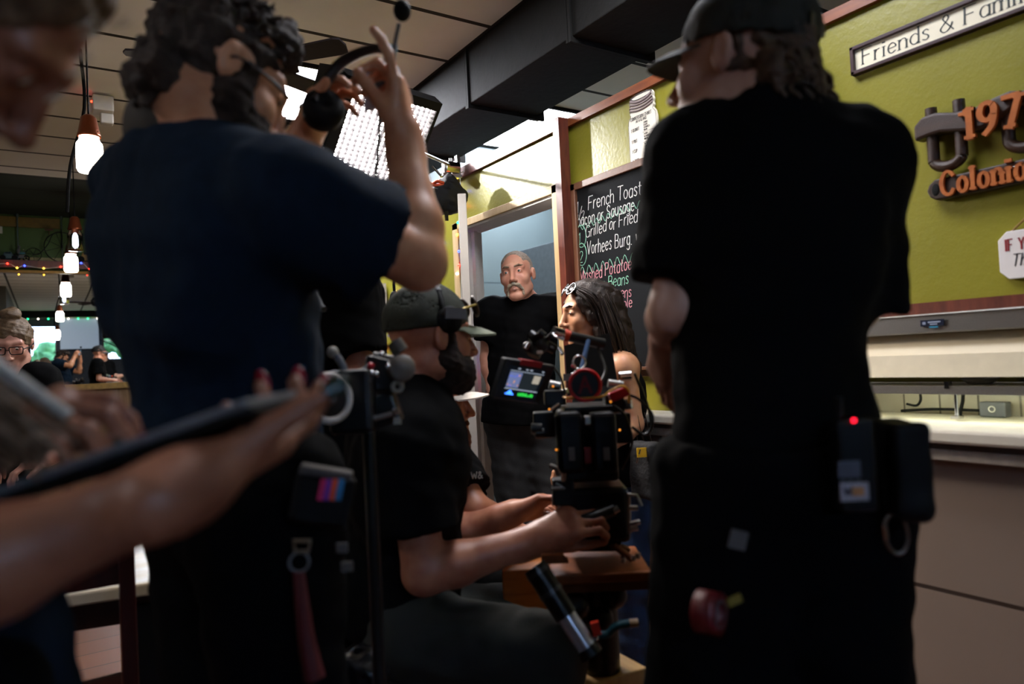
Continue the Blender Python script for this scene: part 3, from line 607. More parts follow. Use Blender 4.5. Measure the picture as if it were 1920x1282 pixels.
# ------------------------------------------------------------------ lettering: pen strokes
GL = {
'A':(7,"0,0 3.5,10 7,0;1.4,4 5.6,4"),'B':(6,"0,0 0,10;~0,10 4,9.6 5,7.6 4,5.6 0,5.4;~0,5.4 4.6,5 5.8,2.7 4.6,.4 0,0"),'C':(6.6,"~6.5,8 5,9.7 3,10 1,8.3 .2,5 1,1.7 3,0 5,.3 6.5,2"),
'E':(5.5,"0,0 0,10;0,10 5.3,10;0,5.2 4,5.2;0,0 5.4,0"),'F':(5.6,"0,0 0,10;0,10 5.5,10;0,5.3 4.2,5.3"),'G':(6.8,"~6.5,8 5,9.7 3,10 1,8.3 .2,5 1,1.7 3,0 5,.3 6.3,1.6;6.4,0 6.4,4.4;4.2,4.4 6.4,4.4"),
'H':(6.5,"0,0 0,10;6.5,0 6.5,10;0,5.2 6.5,5.2"),'I':(1,"0.5,0 .5,10"),'L':(5,"0,10 0,0;0,0 5,0"),'M':(8,"0,0 1,10 4,2.6 7,10 8,0"),'N':(6.5,"0,0 0,10;0,10 6.5,0;6.5,0 6.5,10"),
'O':(7,"~3.5,10 1.2,8.7 .2,5 1.2,1.3 3.5,0 5.8,1.3 6.8,5 5.8,8.7 3.5,10"),'P':(5.6,"0,0 0,10;~0,10 4,9.7 5.4,7.4 4,5 0,4.7"),'Q':(7,"~3.5,10 1.2,8.7 .2,5 1.2,1.3 3.5,0 5.8,1.3 6.8,5 5.8,8.7 3.5,10;4.3,2.5 7,-.8"),
'R':(6,"0,0 0,10;~0,10 4,9.7 5.2,7.6 4,5.4 0,5.1;2.8,5.2 6,0"),'S':(5.6,"~5,8.4 3.6,9.9 1.6,9.7 .5,7.8 1.4,6 4,4.8 5.3,2.8 4.3,.6 2,.1 .3,1.6"),'T':(6.4,"3.2,0 3.2,10;0,10 6.4,10"),
'U':(6.4,"0,10 0,3;~0,3 .8,.8 3.2,0 5.6,.8 6.4,3;6.4,3 6.4,10"),'W':(9,"0,10 2.2,0 4.5,7 6.8,0 9,10"),'K':(6,"0,0 0,10;6,10 0,4;2,5.6 6,0"),'V':(6.6,"0,10 3.3,0 6.6,10"),'Y':(6.4,"0,10 3.2,5 6.4,10;3.2,5 3.2,0"),
'a':(4.6,"~4.3,5.2 2.6,6.4 .8,5.4 .2,3 1,.6 2.6,0 4.3,1.4;4.4,6.2 4.4,0"),'b':(4.8,"0.2,10 .2,0;~.2,4.8 2,6.3 4,5.4 4.7,3.2 4,.8 2,0 .2,1.2"),'c':(4.2,"~4.1,5 2.6,6.3 .9,5.4 .2,3.2 .9,.9 2.6,0 4.1,1.2"),'d':(4.8,"~4.5,4.8 2.8,6.3 .9,5.5 .1,3.2 .9,.8 2.8,0 4.5,1.3;4.6,10 4.6,0"),
'e':(4.6,"~.3,3.4 4.4,3.6 4,5.4 2.5,6.4 .9,5.5 .2,3.2 .9,.8 2.6,0 4.3,1.1"),'g':(4.8,"~4.5,5 2.8,6.3 .9,5.5 .1,3.2 .9,.9 2.8,.2 4.5,1.6;~4.6,6.2 4.6,-1.4 3.6,-3 1.6,-3.2 .4,-2.2"),'h':(4.6,"0.2,10 .2,0;~.2,4.4 1.6,6.2 3.4,6.2 4.3,4.6;4.3,4.7 4.3,0"),
'i':(1.2,"0.5,6.2 .5,0;.5,8.6 .55,9"),'l':(1.2,"0.5,10 .5,0"),'m':(7,"0.2,6.2 .2,0;~.2,4.6 1.2,6.2 2.6,6.2 3.5,4.8;3.5,4.8 3.5,0;~3.5,4.6 4.6,6.2 6,6.2 6.8,4.8;6.8,4.8 6.8,0"),'n':(4.6,"0.2,6.2 .2,0;~.2,4.4 1.6,6.2 3.4,6.2 4.3,4.6;4.3,4.7 4.3,0"),
'o':(4.6,"~2.3,6.3 .8,5.4 .1,3.1 .8,.8 2.3,0 3.8,.8 4.5,3.1 3.8,5.4 2.3,6.3"),'r':(3.2,"0.2,6.2 .2,0;~.2,4 1.3,5.9 3,6.2"),'s':(3.8,"~3.5,5.3 2.2,6.3 .7,5.6 .8,4.2 2.8,2.8 3.4,1.3 2.2,.05 .2,.8"),'t':(3.4,"1.4,9 1.4,1.2;~1.4,1.3 2,.1 3.2,.5;0,6.2 3.2,6.2"),
'u':(4.6,"0.2,6.2 .2,2;~.2,2 1,.2 2.8,.2 4.3,1.8;4.4,6.2 4.4,0"),'w':(6.4,"0,6.2 1.6,0 3.2,5 4.8,0 6.4,6.2"),'y':(4.6,"0,6.2 2.4,.4;4.6,6.2 1.6,-3 .4,-3"),
'1':(2.6,"0.3,8.2 1.8,10;1.8,10 1.8,0"),'2':(5.2,"~.3,7.8 1.6,9.8 3.8,9.7 4.8,7.6 3.8,5 .2,0;.2,0 5,0"),'7':(5,"0,10 5,10;5,10 1.8,0"),'9':(5,"~4.7,6.6 3.2,4.6 1.2,5 .3,7.2 1.2,9.5 3,10 4.5,8.8 4.7,6.4 3.8,2.4 1.4,0"),'4':(5,"3.6,0 3.6,10;3.6,10 0,3;0,3 5,3"),'8':(5,"~2.5,10 .8,8.8 .8,6.4 2.5,5.3 4.3,3.8 4.3,1.2 2.5,0 .7,1.2 .7,3.8 2.5,5.3 4.2,6.4 4.2,8.8 2.5,10"),
'3':(5,"~.4,8.6 2.2,10 4.2,9 4.2,6.6 2,5.3 4.4,4 4.6,1.6 2.6,0 .3,1.2"),'5':(5,"4.6,10 .8,10;.8,10 .6,5.8;~.6,5.6 2.8,6.2 4.6,4.6 4.6,1.8 2.8,.1 .3,.9"),'6':(5,"~4.2,9.4 2,9 .5,6 .4,2.6 2,.1 4,.6 4.8,3 3.6,5.2 1.8,5 .5,3.4"),'0':(5,"~2.5,10 .8,8.6 .2,5 .8,1.4 2.5,0 4.2,1.4 4.8,5 4.2,8.6 2.5,10"),
'/':(4,"0,-.5 3.8,10.3"),'.':(1.2,".4,0 .6,.3"),'&':(7,"~7,0 2.2,7 2,8.8 3.2,9.9 4.4,8.8 4,7 1,3.6 .5,1.8 1.8,.2 3.6,.2 5.4,2 6.4,4.6"),',':(1,".5,.4 .1,-1.2"),')':(2,"~.2,9 1.6,6 1.6,3.4 .2,.4")}
def textmesh(mb, txt, o, ux, uy, h, sw, depth=.0012, gap=1.6, slab=0, serif=0, contrast=1., jit=0, space=3.6, shear=0, m=0, width=1., lift=0):
    """write txt from o along ux (up = uy), cap height h, pen width sw (fractions of h*.1)"""
    ux = nz(ux); uy = nz(uy); nn = np.cross(ux,uy); o = np.asarray(o,float)+nn*lift; s = h/10; x = 0; nseg = [0]; rg = random.Random(hash(txt)%1000 if 0 else len(txt)*7+ord(txt[0]))
    def seg(a,b,w0):
        d = b-a; L = math.hypot(*d)
        if L < 1e-6: return
        d = d/L; w = w0*(1-(1-contrast)*abs(d[0])); n2 = np.array([-d[1],d[0]])*w/2; a = a-d*w*.18; b = b+d*w*.18
        nseg[0] += 1; dj = depth+(nseg[0]%7)*max(.00012,depth*.02); q = [a-n2,b-n2,b+n2,a+n2]; c = [o+ux*(p[0]*s)+uy*(p[1]*s) for p in q]; t = [p+nn*dj for p in c]
        mb.add(c+t, [(4,5,6,7),(0,1,5,4),(1,2,6,5),(2,3,7,6),(3,0,4,7)], m)
    for ch in txt:
        if ch == ' ': x += space; continue
        w,g = GL[ch]; jy = rg.uniform(-jit,jit); jr = rg.uniform(-jit,jit)*.06
        for st in g.split(';'):
            sm = st[0] == '~'; pts = [np.array([float(q) for q in p.split(',')]) for p in st.lstrip('~').split()]
            pts = [np.array([(p[0]*width+shear*p[1]+jr*p[1]), p[1]+jy+jr*p[0]]) for p in pts]
            if sm: pts = [q[:2] for q in spline([np.append(p,0) for p in pts],5)]
            for a,b in zip(pts,pts[1:]): seg(a+[x,0],b+[x,0],sw)
            if (slab or serif) and not sm:
                for e,f in ((pts[0],pts[1]),(pts[-1],pts[-2])):
                    d = e-f; 
                    if abs(d[1]) > abs(d[0])*.8 and len(pts) < 4:
                        k = slab or serif; th = sw*.55 if slab else sw*.35
                        seg(e+[x-k,-math.copysign(th*.5,d[1]) if slab else 0],e+[x+k,-math.copysign(th*.5,d[1]) if slab else 0],th/(contrast if contrast<1 else 1))
        x += w*width+gap
    return x*s
LX, LZ = V(0,-1,0), V(0,0,1)        # reading direction along the right-hand wall; ux x uy = -X, out of the wall
def onwall(px,py,X): return PX(px,py,X)
# ------------------------------------------------------------------ chalkboard
XB = 2.05; a = PX(1067,364,XB-.02); zt = 1.28+.734*1.025; zb = 1.28-.062*1.02; y0 = 2.525; y1 = .95*2
y1 = 1.86
cb = empty('chalkboard', (XB,(y0+y1)/2,(zt+zb)/2), 'wood-framed black chalkboard covered in coloured handwritten menu lines', 'chalkboard')
m_bframe = mat('board_frame_wood','6a4530',.45,col2='57341f',vscale=8,stretch=(4,4,1))
part('board', MB().bx(XB-.012,XB,y1,y0,zb,zt), mat('slate','131517',.85,col2='0d0e10',vscale=3,bump=.05,spec=.15), cb)
fw_ = .032
part('frame', MB().bx(XB-.026,XB,y1-fw_,y0+fw_,zt,zt+fw_).bx(XB-.026,XB,y1-fw_,y0+fw_,zb-fw_,zb).bx(XB-.026,XB,y1-fw_,y1,zb-fw_,zt+fw_).bx(XB-.026,XB,y0,y0+fw_,zb-fw_,zt+fw_), m_bframe, cb, None, .003)
part('chalk_ledge', MB().bx(XB-.06,XB,y1-fw_,y0+fw_,zb-.004,zb+.008), m_bframe, cb, None,.002)
XS = XB-.0125
def chalk(txt, px,py, h, col, sw=.55, width=1., sh=.12, slope=0, name='chalk_writing', jit=.5):
    o = PX(px,py,XS); mb = MB(); textmesh(mb, txt, o, nz(LX+LZ*slope), LZ, h, sw, .0006, 1.3, 0,0,1,jit,2.8,sh,0,width); return part(name, mb, mat('chalk_'+col,col,.9,var=.2,vscale=80), cb)
cw,cp,cg = 'c8c8c4','c98a92','7fb59a'
chalk('1',1081,402,.052,cw,.5); chalk('/',1086,410,.05,cw,.5); chalk('2',1090,412,.04,cw,.5)
chalk('French Toast',1103,393,.058,cw,.55,.86,.12,-.02)
chalk('bacon or Sausage',1083,425,.054,cw,.55,.74,.12,.0)
chalk('Grilled or Fried',1098,445,.052,cw,.55,.84,.12,0.02)
chalk('Vorhees Burg. w/ Fries',1101,478,.058,cw,.5,.64,.12,.0)
chalk('Mashed Potatoes',1087,530,.054,cp,.55,.74,.12,.05)
chalk('Green Beans',1100,548,.050,cg,.55,.86,.12,.03); chalk('Greens',1141,563,.046,cp,.55,.9,.1,.02); chalk('Casserole',1128,584,.046,cp,.55,.86,.1,.02)
def num(txt,px,py,h):
    chalk(txt,px,py,h,cg,.5); c = PX(px+5,py-15,XS); mb = MB(); mb.tube([c+V(-.0005,math.cos(t)*.034,math.sin(t)*.05) for t in np.linspace(0,2*math.pi,24,endpoint=False)],.0018,5,0,0,True); part('chalk_ring', mb, mat('chalk_'+cg,cg,.9), cb)
num('1.',1085,458,.05); num('2',1086,492,.05)
def squig(pa,pb,col,n,amp):
    A_ = PX(*pa,XS); B_ = PX(*pb,XS); pts = [A_+(B_-A_)*t+LZ*amp*(1 if i%2 else -1) for i,t in enumerate(np.linspace(0,1,n))]
    mb = MB(); mb.tube(pts,.0016,4,0,4); part('chalk_wavy_line', mb, mat('chalk_'+col,col,.9), cb)
squig((1082,429),(1225,372),cg,26,.014); squig((1086,510),(1232,470),cg,22,.02)
# mason jar conversion chart
XJ = 2.044; jl,jr,jt,jb = 2.168,1.992,2.33,2.035
jc = (jl+jr)/2; hw = (jl-jr)/2*.93
cj = empty('jar_chart_sign', (XJ,jc,jb), 'cream jar-shaped conversion chart sign on the green wall above the chalkboard', 'sign')
out = [(-.80,0),(.80,0),(.93,.03),(1,.09),(1,.60),(.93,.68),(.80,.725),(.86,.76),(.82,.80),(.88,.84),(.82,.88),(.84,.93),(.74,.97),(.4,.995),(-.4,.995),(-.74,.97),(-.84,.93),(-.82,.88),(-.88,.84),(-.82,.80),(-.86,.76),(-.80,.725),(-.93,.68),(-1,.60),(-1,.09),(-.93,.03)]
Hh = jt-jb; O = V(XJ,jc,jb)
part('jar_board', MB().prism([(x*hw,z*Hh) for x,z in out],O,LX,LZ,.012), mat('cream_enamel','e4dccb',.4,var=.02), cj, None,.002)
OJ = O+V(-.0122,0,0)
def jline(pts,r,nm,colr): mb = MB(); mb.tube([OJ+LX*x*hw+LZ*z*Hh for x,z in pts],r,5,0,4); part(nm,mb,mat('ink_'+colr,colr,.6),cj)
jline([(-.74,.93),(-.3,.885),(.3,.885),(.74,.93)],.006,'lid_band','8a7a78'); jline([(-.74,.96),(-.3,.985),(.3,.985),(.74,.96),(.4,.92),(-.4,.92),(-.74,.96)],.0022,'rim_line','5f5654')
for z in (.865,.825,.785): jline([(-.80,z+.015),(-.3,z-.015),(.3,z-.015),(.80,z+.015)],.0045,'thread_line','8a7a78')
jline([(x*.955,z*.985+.006) for x,z in out+[out[0]]][:-1],.0009,'border_line','5f5654')
def jt_(txt,x,z,h,sw=.9,width=1.): mb = MB(); textmesh(mb,txt,OJ+LX*x*hw+LZ*z*Hh,LX,LZ,h,sw,.0006,1.5,0,.7,.6,0,3.2,0,0,width); part('lettering',mb,mat('ink_3a3632','3a3632',.6),cj)
jt_('CONVERSION CHART',-.80,.655,.0135,1.1,.72); jt_('AT A GLANCE',-.42,.61,.010,1.0,.75)
for t_,z,ls in (('1 QUART',.50,('2 PINTS','4 CUPS','32 OUNCES','950 ML')),('1 PINT',.345,('2 CUPS','16 OUNCES','480 ML')),('1 CUP',.21,('16 TBSP','8 OUNCES','240 ML')),('1 TBSP',.075,('3 TSP','1/2 OUNCE','15 ML'))):
    jt_(t_,-.78,z,.013,1.1,.7)
    for i,l in enumerate(ls): jt_(l,.10,z+.06-.034*i,.0068,1.1,.75)
for z in (.445,.305,.165): jline([(0,z),(.85,z)],.0007,'rule','5f5654')
# framed Friends & Family sign, serving bay
XF = 2.2; s_ = XF/2.0; 
zF1 = 1.28+.857*s_*1.0; zF0 = 1.28+.775*s_; yF = 1.165*s_
fs = empty('framed_sign', (XF,yF-.75,zF0), 'long cream sign in a dark frame, black lettering about friends and family', 'sign')
wF = 1.45; fr_ = .012
part('panel', MB().bx(XF-.012,XF,yF-wF,yF,zF0,zF1), mat('sign_cream','e6ddc4',.5,var=.02), fs)
part('frame', MB().bx(XF-.024,XF,yF-wF,yF,zF1-fr_,zF1).bx(XF-.024,XF,yF-wF,yF,zF0,zF0+fr_).bx(XF-.024,XF,yF-fr_,yF,zF0,zF1).bx(XF-.024,XF,yF-wF,yF-wF+fr_,zF0,zF1), mat('dark_plum_frame','3a2226',.4), fs, None,.002)
mb = MB(); textmesh(mb,'Friends & Family Gathering',V(XF-.0122,yF-.035,zF0+.026),LX,LZ,.048,.95,.0006,1.9,0,1.0,.45,0,4.2,.04,0,1.12); part('lettering',mb,mat('sign_black','15201e',.5,var=0),fs)
# ox yoke sign
yk = empty('ox_yoke_sign', (XF-.05,.92,1.6), 'dark wooden ox yoke on the green wall with orange numbers 1977', 'sign')
m_yoke = mat('yoke_wood','3a2418',.35,col2='23140d',vscale=5,stretch=(4,1,4),bump=.2); m_olet = mat('orange_letters','b8662c',.45,col2='8e4718',vscale=20)
def W_(px,py): q = PX(px,py,XF-.04); return q
yo = [(1720,240),(1735,222),(1760,213),(1800,212),(1835,203),(1870,185),(1900,172),(1925,172)]
yb = [(1722,268),(1745,258),(1770,250),(1808,248),(1835,246),(1870,236),(1888,218),(1905,205),(1925,196)]
def w2(px,py): q = PX(px,py,XF-.03); return (-(q[1]),q[2])
top = [w2(*p) for p in yo]; bot = [w2(*p) for p in yb]; cx = max(p[0] for p in top)
mir = lambda L: [(2*cx-p[0],p[1]) for p in L[::-1][1:]]
ol_ = bot+mir(bot)+(top+mir(top))[::-1]
part('beam', MB().prism(ol_,(XF-.005,0,0),LX,LZ,.05), m_yoke, yk, None,.008)
def bow(c0,c1,zt_,zb_):
    ya,yb_ = -w2(c0,230)[0], -w2(c1,230)[0]; mid=(ya+yb_)/2; r=(ya-yb_)/2
    pts = [V(XF-.03,ya,zt_)]+[V(XF-.03,ya,zb_+r*.9)]+[V(XF-.03,mid+r*math.cos(t),zb_+r*.7-r*.7*math.sin(t)) for t in np.linspace(.25,math.pi-.25,7)]+[V(XF-.03,yb_,zb_+r*.9),V(XF-.03,yb_,zt_)]
    part('bow', MB().tube(pts,.016,10,0,5), m_yoke, yk)
def mz(px,py): return PX(px,py,XF-.03)[2]
bow(1747,1800,mz(1770,196),mz(1775,312)); bow(1890,1958,mz(1890,178),mz(1925,275))
mb = MB(); textmesh(mb,'1977',PX(1812,263,XF-.056),LX,LZ,.083,2.0,.012,2.2,1.5,0,.75,0,3,0,0,.95); part('numbers',mb,m_olet,yk)
cs = empty('hanging_plank_sign', (XF-.03,.9,1.6), 'dark plank sign with orange slab lettering hung below the ox yoke', 'sign')
t0,b0 = w2(1740,340),w2(1745,378); L0 = t0[0]; zt2 = t0[1]; zb2 = b0[1]
o_ = [(L0+.02,zb2),(L0+.60,zb2),(L0+.60,zt2+.005),(L0+.02,zt2),(L0+.004,zt2-.012),(L0-.004,(zt2+zb2)/2),(L0+.004,zb2+.012)]
part('plank', MB().prism(o_,(XF-.005,0,0),LX,LZ,.03), m_yoke, cs, None,.005)
part('end_hole', MB().sph((XF-.0355,-(L0+.022),(zt2+zb2)/2),(.002,.011,.018),8), m_black, cs)
mb = MB(); textmesh(mb,'Colonial Route',V(XF-.035,-(L0+.042),zb2+.008),LX,LZ,.064,1.75,.010,1.9,1.2,0,.75,0,3.4,0,0,.78); part('lettering',mb,m_olet,cs)
for px in (1781,1905): q = PX(px,322,XF-.03); part('chain', MB().torus(q+V(0,0,.010),(0,1,0),.008,.002,12,5).torus(q+V(0,0,-.004),(1,0,0),.008,.002,12,5), m_chrome, cs)
# octagonal plaque
pl = empty('octagonal_plaque', (XF-.02,.6,1.4), 'white cut-corner plaque on a twine loop with red and navy lettering', 'sign')
ya = -w2(1868,480)[0]; z1p,z0p = mz(1880,434),mz(1880,524); wp = .27; ch = .022
o_ = [(0,z0p+ch),(ch,z0p),(wp-ch,z0p),(wp,z0p+ch),(wp,z1p-ch),(wp-ch,z1p),(ch,z1p),(0,z1p-ch)]
part('board', MB().prism([(x-ya,z) for x,z in o_],(XF-.004,0,0),LX,LZ,.012), mat('plaque_white','ddd6d2',.45,var=.02), pl, None,.002)
part('twine', MB().tube([V(XF-.01,ya-.03,z1p-.004),V(XF-.008,ya-wp/2,z1p+.09),V(XF-.01,ya-wp+.03,z1p-.004)],.003,6), mat('twine','8a6a3a',.8), pl)
mb = MB(); textmesh(mb,'IF YOU',V(XF-.0165,ya-.018,z1p-.052),LX,LZ,.030,1.3,.0006,1.7,0,.8,.7,0,3.2,.0,0,.62); part('red_lettering',mb,mat('ink_red','8e2028',.5,var=0),pl)
mb = MB(); textmesh(mb,'They',V(XF-.0165,ya-.030,z0p+.034),LX,LZ,.032,.9,.0006,1.2,0,0,.6,0,3.2,.2,0,.8); part('script_lettering',mb,mat('ink_black','1c1c22',.5,var=0),pl)
part('emblem', MB().prism([(.100-ya,z0p+.075),(.112-ya,z0p+.070),(.122-ya,z0p+.078),(.132-ya,z0p+.070),(.140-ya,z0p+.082),(.126-ya,z0p+.090),(.108-ya,z0p+.086)],(XF-.0165,0,0),LX,LZ,.001), mat('ink_navy','232a5a',.5,var=0), pl)
# ------------------------------------------------------------------ serving bay: hood, shelf, counter
hd = empty('stainless_hood', (2.2,0,1.3), 'stainless serving hood with cream lower panels under the green wall', 'hood')
part('steel_band', MB().bx(2.10,2.19,.742,1.46,1.297,1.350).bx(2.095,2.19,.742,1.46,1.346,1.352), m_steel, hd, None,.003)
c_ = MB(); c_.quad((2.15,-1.2,1.296),(2.15,1.46,1.296),(2.10,1.46,1.235),(2.10,-1.2,1.235)).bx(2.15,2.3,-1.2,1.46,1.235,1.296)
part('sloped_panel', c_, m_cream, hd); part('lower_panel', MB().bx(2.095,2.13,-1.2,1.46,1.172,1.236), mat('cream_panel_light','d6cbb2',.45,var=.04), hd)
part('side_panel', MB().bx(2.06,2.19,-1.2,.738,1.29,1.352), m_green, hd)
st = empty('hood_control_label', PX(1748,605,2.095), 'dark blue control label stuck on the stainless hood band', 'label')
q = PX(1748,605,2.0955); part('backing', MB().box(q,(.003,.064,.018)), mat('navy_label','141a2c',.35,var=0), st); part('print', MB().box(q+V(-.002,-.006,.002),(.001,.034,.004)).box(q+V(-.002,-.004,-.004),(.001,.020,.0035)).box(q+V(-.002,.022,0),(.001,.008,.008)), mat('label_print','8a94a8',.4,var=0), st); part('blue_strip', MB().box(q+V(-.002,-.004,-.012),(.001,.024,.004)), mat('label_cyan','2a7a9a',.4,var=0), st)
sf = empty('serving_shelf', (2.15,0,1.14), 'pale metal-edged pass shelf below the cream hood panels', 'shelf')
part('shelf_board', MB().bx(2.10,2.32,-1.2,1.46,1.1325,1.146), mat('pale_laminate','d8d2c0',.4,var=.03), sf); part('metal_edge', MB().bx(2.094,2.10,-1.2,1.46,1.124,1.147), m_steel, sf)
for y in (1.005,-.5): part('bracket', MB().cyl((2.13,y,1.055),(2.13,y,1.126),.005).box((2.13,y,1.058),(.03,.022,.008)).box((2.10,y+.004,1.15),(.02,.012,.02)), m_chrome, sf)
struct('wall_tiles_behind_counter', MB().bx(2.315,2.325,-1.2,1.5,1.0,1.13), brickmat('small_tiles','a89f8c','5f584c',.11,.11,.003,0,.35,.2,'YZ',.04)); 
struct('wall_pass_back', MB().bx(2.62,2.66,-1.2,1.5,1.1,1.3), m_black)
# dishes behind the shelf gap
for i,(y,r,hh) in enumerate(((.98,.05,.016),(.80,.085,.014),(.62,.07,.016),(.45,.08,.014))):
    d0 = MB(); d0.lathe((2.22,y,1.147),[(0,0),(r*.6,0),(r,hh),(r*.96,hh),(r*.58,.004),(0,.004)],n=28); tag(d0.build('serving_plate', mat('dark_glaze' if i else 'grey_glaze','201a16' if i else '9a968c',.2)), ['pale grey plate on the pass shelf nearest the tall man','dark plate on the pass shelf, second from the tall man','dark plate on the pass shelf, third from the tall man','dark plate on the pass shelf, nearest the picture edge'][i], 'plate','plates on the pass shelf')
co = empty('serving_counter', (2.1,.5,0), 'white laminate serving counter with rounded edge above the tiled front', 'counter')
part('counter_top', MB().bx(1.90,2.05,YB,2.552,1.012,1.048).bx(2.04,2.315,-1.2,1.46,1.0125,1.0475), mat('counter_laminate','cfc6b4',.35,var=.04), co, None,.008); part('lower_edge', MB().bx(1.93,2.05,YB,2.552,.965,.992), mat('counter_edge','b0a596',.4), co, None,.003); part('edge_recess', MB().bx(1.945,2.05,YB,2.552,.99,1.014), mat('edge_brown','6e6258',.5), co)
m_tile = brickmat('tile_front','8a7768','3a2c24',.62,.60,.006,0,.5,.35,'YZ',.04,shift=(0,-.995+.62*4,-.612+.6*2))
struct('wall_counter_front', MB().bx(1.975,2.05,YB,2.55,0,.966), m_tile)
jb_ = empty('junction_box', PX(1865,766,2.30), 'small grey power box with round emblem on the counter back', 'power box')
q = PX(1866,765,2.27); q[2] = 1.048; part('housing', MB().bx(q[0]-.02,q[0]+.02,q[1]-.034,q[1]+.034,1.049,1.092), m_grey, jb_, None,.004); part('emblem', MB().torus(q+V(-.0215,0,.024),(1,0,0),.008,.0018,16,5), m_white, jb_)
def cable(nm,pts,r,m,label,sub=6): return tag(MB().tube(pts,r,8,0,sub).build(nm,m), label, 'cable')
cable('power_cord',[PX(1725,735,2.28),PX(1726,750,2.28),PX(1718,760,2.27),PX(1700,757,2.27)],.004,m_black,'black cord looping down from the pass shelf beside the bracket')
cable('power_cord',[PX(1806,733,2.28),PX(1805,752,2.27),PX(1802,765,2.26),PX(1800,778,2.26)],.005,m_black,'thick black cord hanging from the pass shelf to the counter')
cable('power_cord',[PX(1690,770,2.28),PX(1760,767,2.28),PX(1850,770,2.28)],.0045,m_black,'black cord lying along the counter back to the power box')
# assumed under-shelf strip light, hidden from view (lights the back of the counter)
ul = empty('assumed_strip_light', (2.13,.2,1.118), 'assumed slim strip light hidden under the pass shelf', 'light')
part('tube', MB().cyl((2.110,-1.1,1.1285),(2.110,1.3,1.1285),.003), mat('strip_glow','ffffff',.4,emit=9,ecol='f2ffe8',var=0), ul)
# ------------------------------------------------------------------ softbox on its arm
sbx = empty('softbox_light', P(712,245,2.72), 'big glowing film softbox with egg-crate grid hung under the ceiling', 'film light')
c0 = P(712,245,2.72); n0 = nz(V(.40,-.55,-.73)); q4 = [EYE+ray(*k)*(((c0-EYE)@n0)/(ray(*k)@n0)) for k in ((652,140),(830,195),(769,352),(592,328))]
cen = sum(q4)/4; nrm = nz(np.cross(q4[1]-q4[0],q4[3]-q4[0])); 
if nrm@(EYE-cen) < 0: nrm = -nrm
bl = lambda u,v,d=0: (q4[0]*(1-u)+q4[1]*u)*(1-v)+(q4[3]*(1-u)+q4[2]*u)*v+nrm*d
mb = MB()
for (u0,v0,u1,v1) in ((0,0,1,.09),(0,.95,1,1),(0,0,.10,1),(.965,0,1,1)):
    c8 = [bl(u0,v0,.0),bl(u1,v0,.0),bl(u1,v1,.0),bl(u0,v1,.0)]; b8 = [p-nrm*.05 for p in c8]; mb.add(c8+b8,[(0,1,2,3),(7,6,5,4),(0,4,5,1),(1,5,6,2),(2,6,7,3),(3,7,4,0)])
part('fabric_rim', mb, m_black, sbx)
back = [bl(.25,.25,-.28),bl(.75,.25,-.28),bl(.75,.75,-.28),bl(.25,.75,-.28)]; fr4 = [bl(0,0,-.05),bl(1,0,-.05),bl(1,1,-.05),bl(0,1,-.05)]
part('fabric_shell', MB().add(fr4+back,[(0,1,5,4),(1,2,6,5),(2,3,7,6),(3,0,4,7),(4,5,6,7)]), m_black, sbx)
part('diffuser', MB().quad(bl(.1,.09,-.026),bl(.965,.09,-.026),bl(.965,.95,-.026),bl(.1,.95,-.026)), mat('softbox_glow','ffffff',.5,emit=20,ecol='fff6f0',var=0), sbx)
mg = mat('grid_fabric','2e2c30',.9,var=.05); grd = MB(); nu,nv = 15,17
def wav(i,j,k): return .0022*math.sin(i*2.3+j*1.7+k)
for i in range(nu+1):
    u = .1+.865*i/nu
    for j in range(nv):
        v0,v1 = .09+.86*j/nv,.09+.86*(j+1)/nv; grd.quad(bl(u+wav(i,j,0),v0,-.019),bl(u+wav(i,j+1,0),v1,-.019),bl(u+wav(i,j+1,1),v1,-.004),bl(u+wav(i,j,1),v0,-.004))
for j in range(nv+1):
    v = .09+.86*j/nv
    for i in range(nu):
        u0,u1 = .1+.865*i/nu,.1+.865*(i+1)/nu; grd.quad(bl(u0,v+wav(i,j,2),-.019),bl(u1,v+wav(i+1,j,2),-.019),bl(u1,v+wav(i+1,j,3),-.004),bl(u0,v+wav(i,j,3),-.004))
part('egg_crate_grid', grd, mg, sbx)
part('handle_strap', MB().tube([bl(-.02,.70,0),bl(-.03,.78,.012),bl(-.02,.86,0)],.008,6,0,4), m_grey, sbx)
am = empty('light_arm', P(845,315,4.0), 'chrome grip arm and clamp holding the softbox on the partition top', 'clamp')
part('rod', MB().cyl(P(785,283,2.95),P(843,309,3.95),.009), m_chrome, am); part('rod', MB().cyl(P(811,311,3.95),P(827,330,3.95),.007), m_chrome, am)
g_ = MB(); g0 = P(846,314,3.97); g_.cyl(g0+V(-.04,0,0),g0+V(.04,0,0),.035); g_.cyl(g0+V(0,0,-.06),g0+V(0,0,.05),.012); part('grip_head', g_, m_chrome, am)
g2 = MB(); g1 = P(834,318,3.95); g2.box(g1,(.02,.03,.10)); g2.box(P(858,312,4.0),(.02,.03,.12)); g2.box(P(845,330,3.98),(.12,.05,.015)); part('clamp_jaw', g2, m_steel, am)
sb_ = empty('sandbag', P(838,370,3.8), 'black cloth sandbag slung at the partition corner by an orange strap', 'bag')
b0 = P(835,372,3.78)
organic('bag_body', [E(P(842,352,3.80),(.055,.06,.07),k=.04),E(P(850,375,3.80),(.075,.06,.075),k=.05),E(P(815,382,3.75),(.07,.07,.065),k=.05),E(P(826,372,3.78),(.07,.07,.07),k=.05)], .008, mat('black_canvas','0d0d0f',.8,bump=.3,bscale=90), sb_, ((.006,40,0.),(.004,80,1.)))
part('webbing_tab', MB().box(P(837,403,3.74),(.02,.006,.06)).box(P(812,357,3.70),(.07,.01,.02)), m_blackg, sb_)
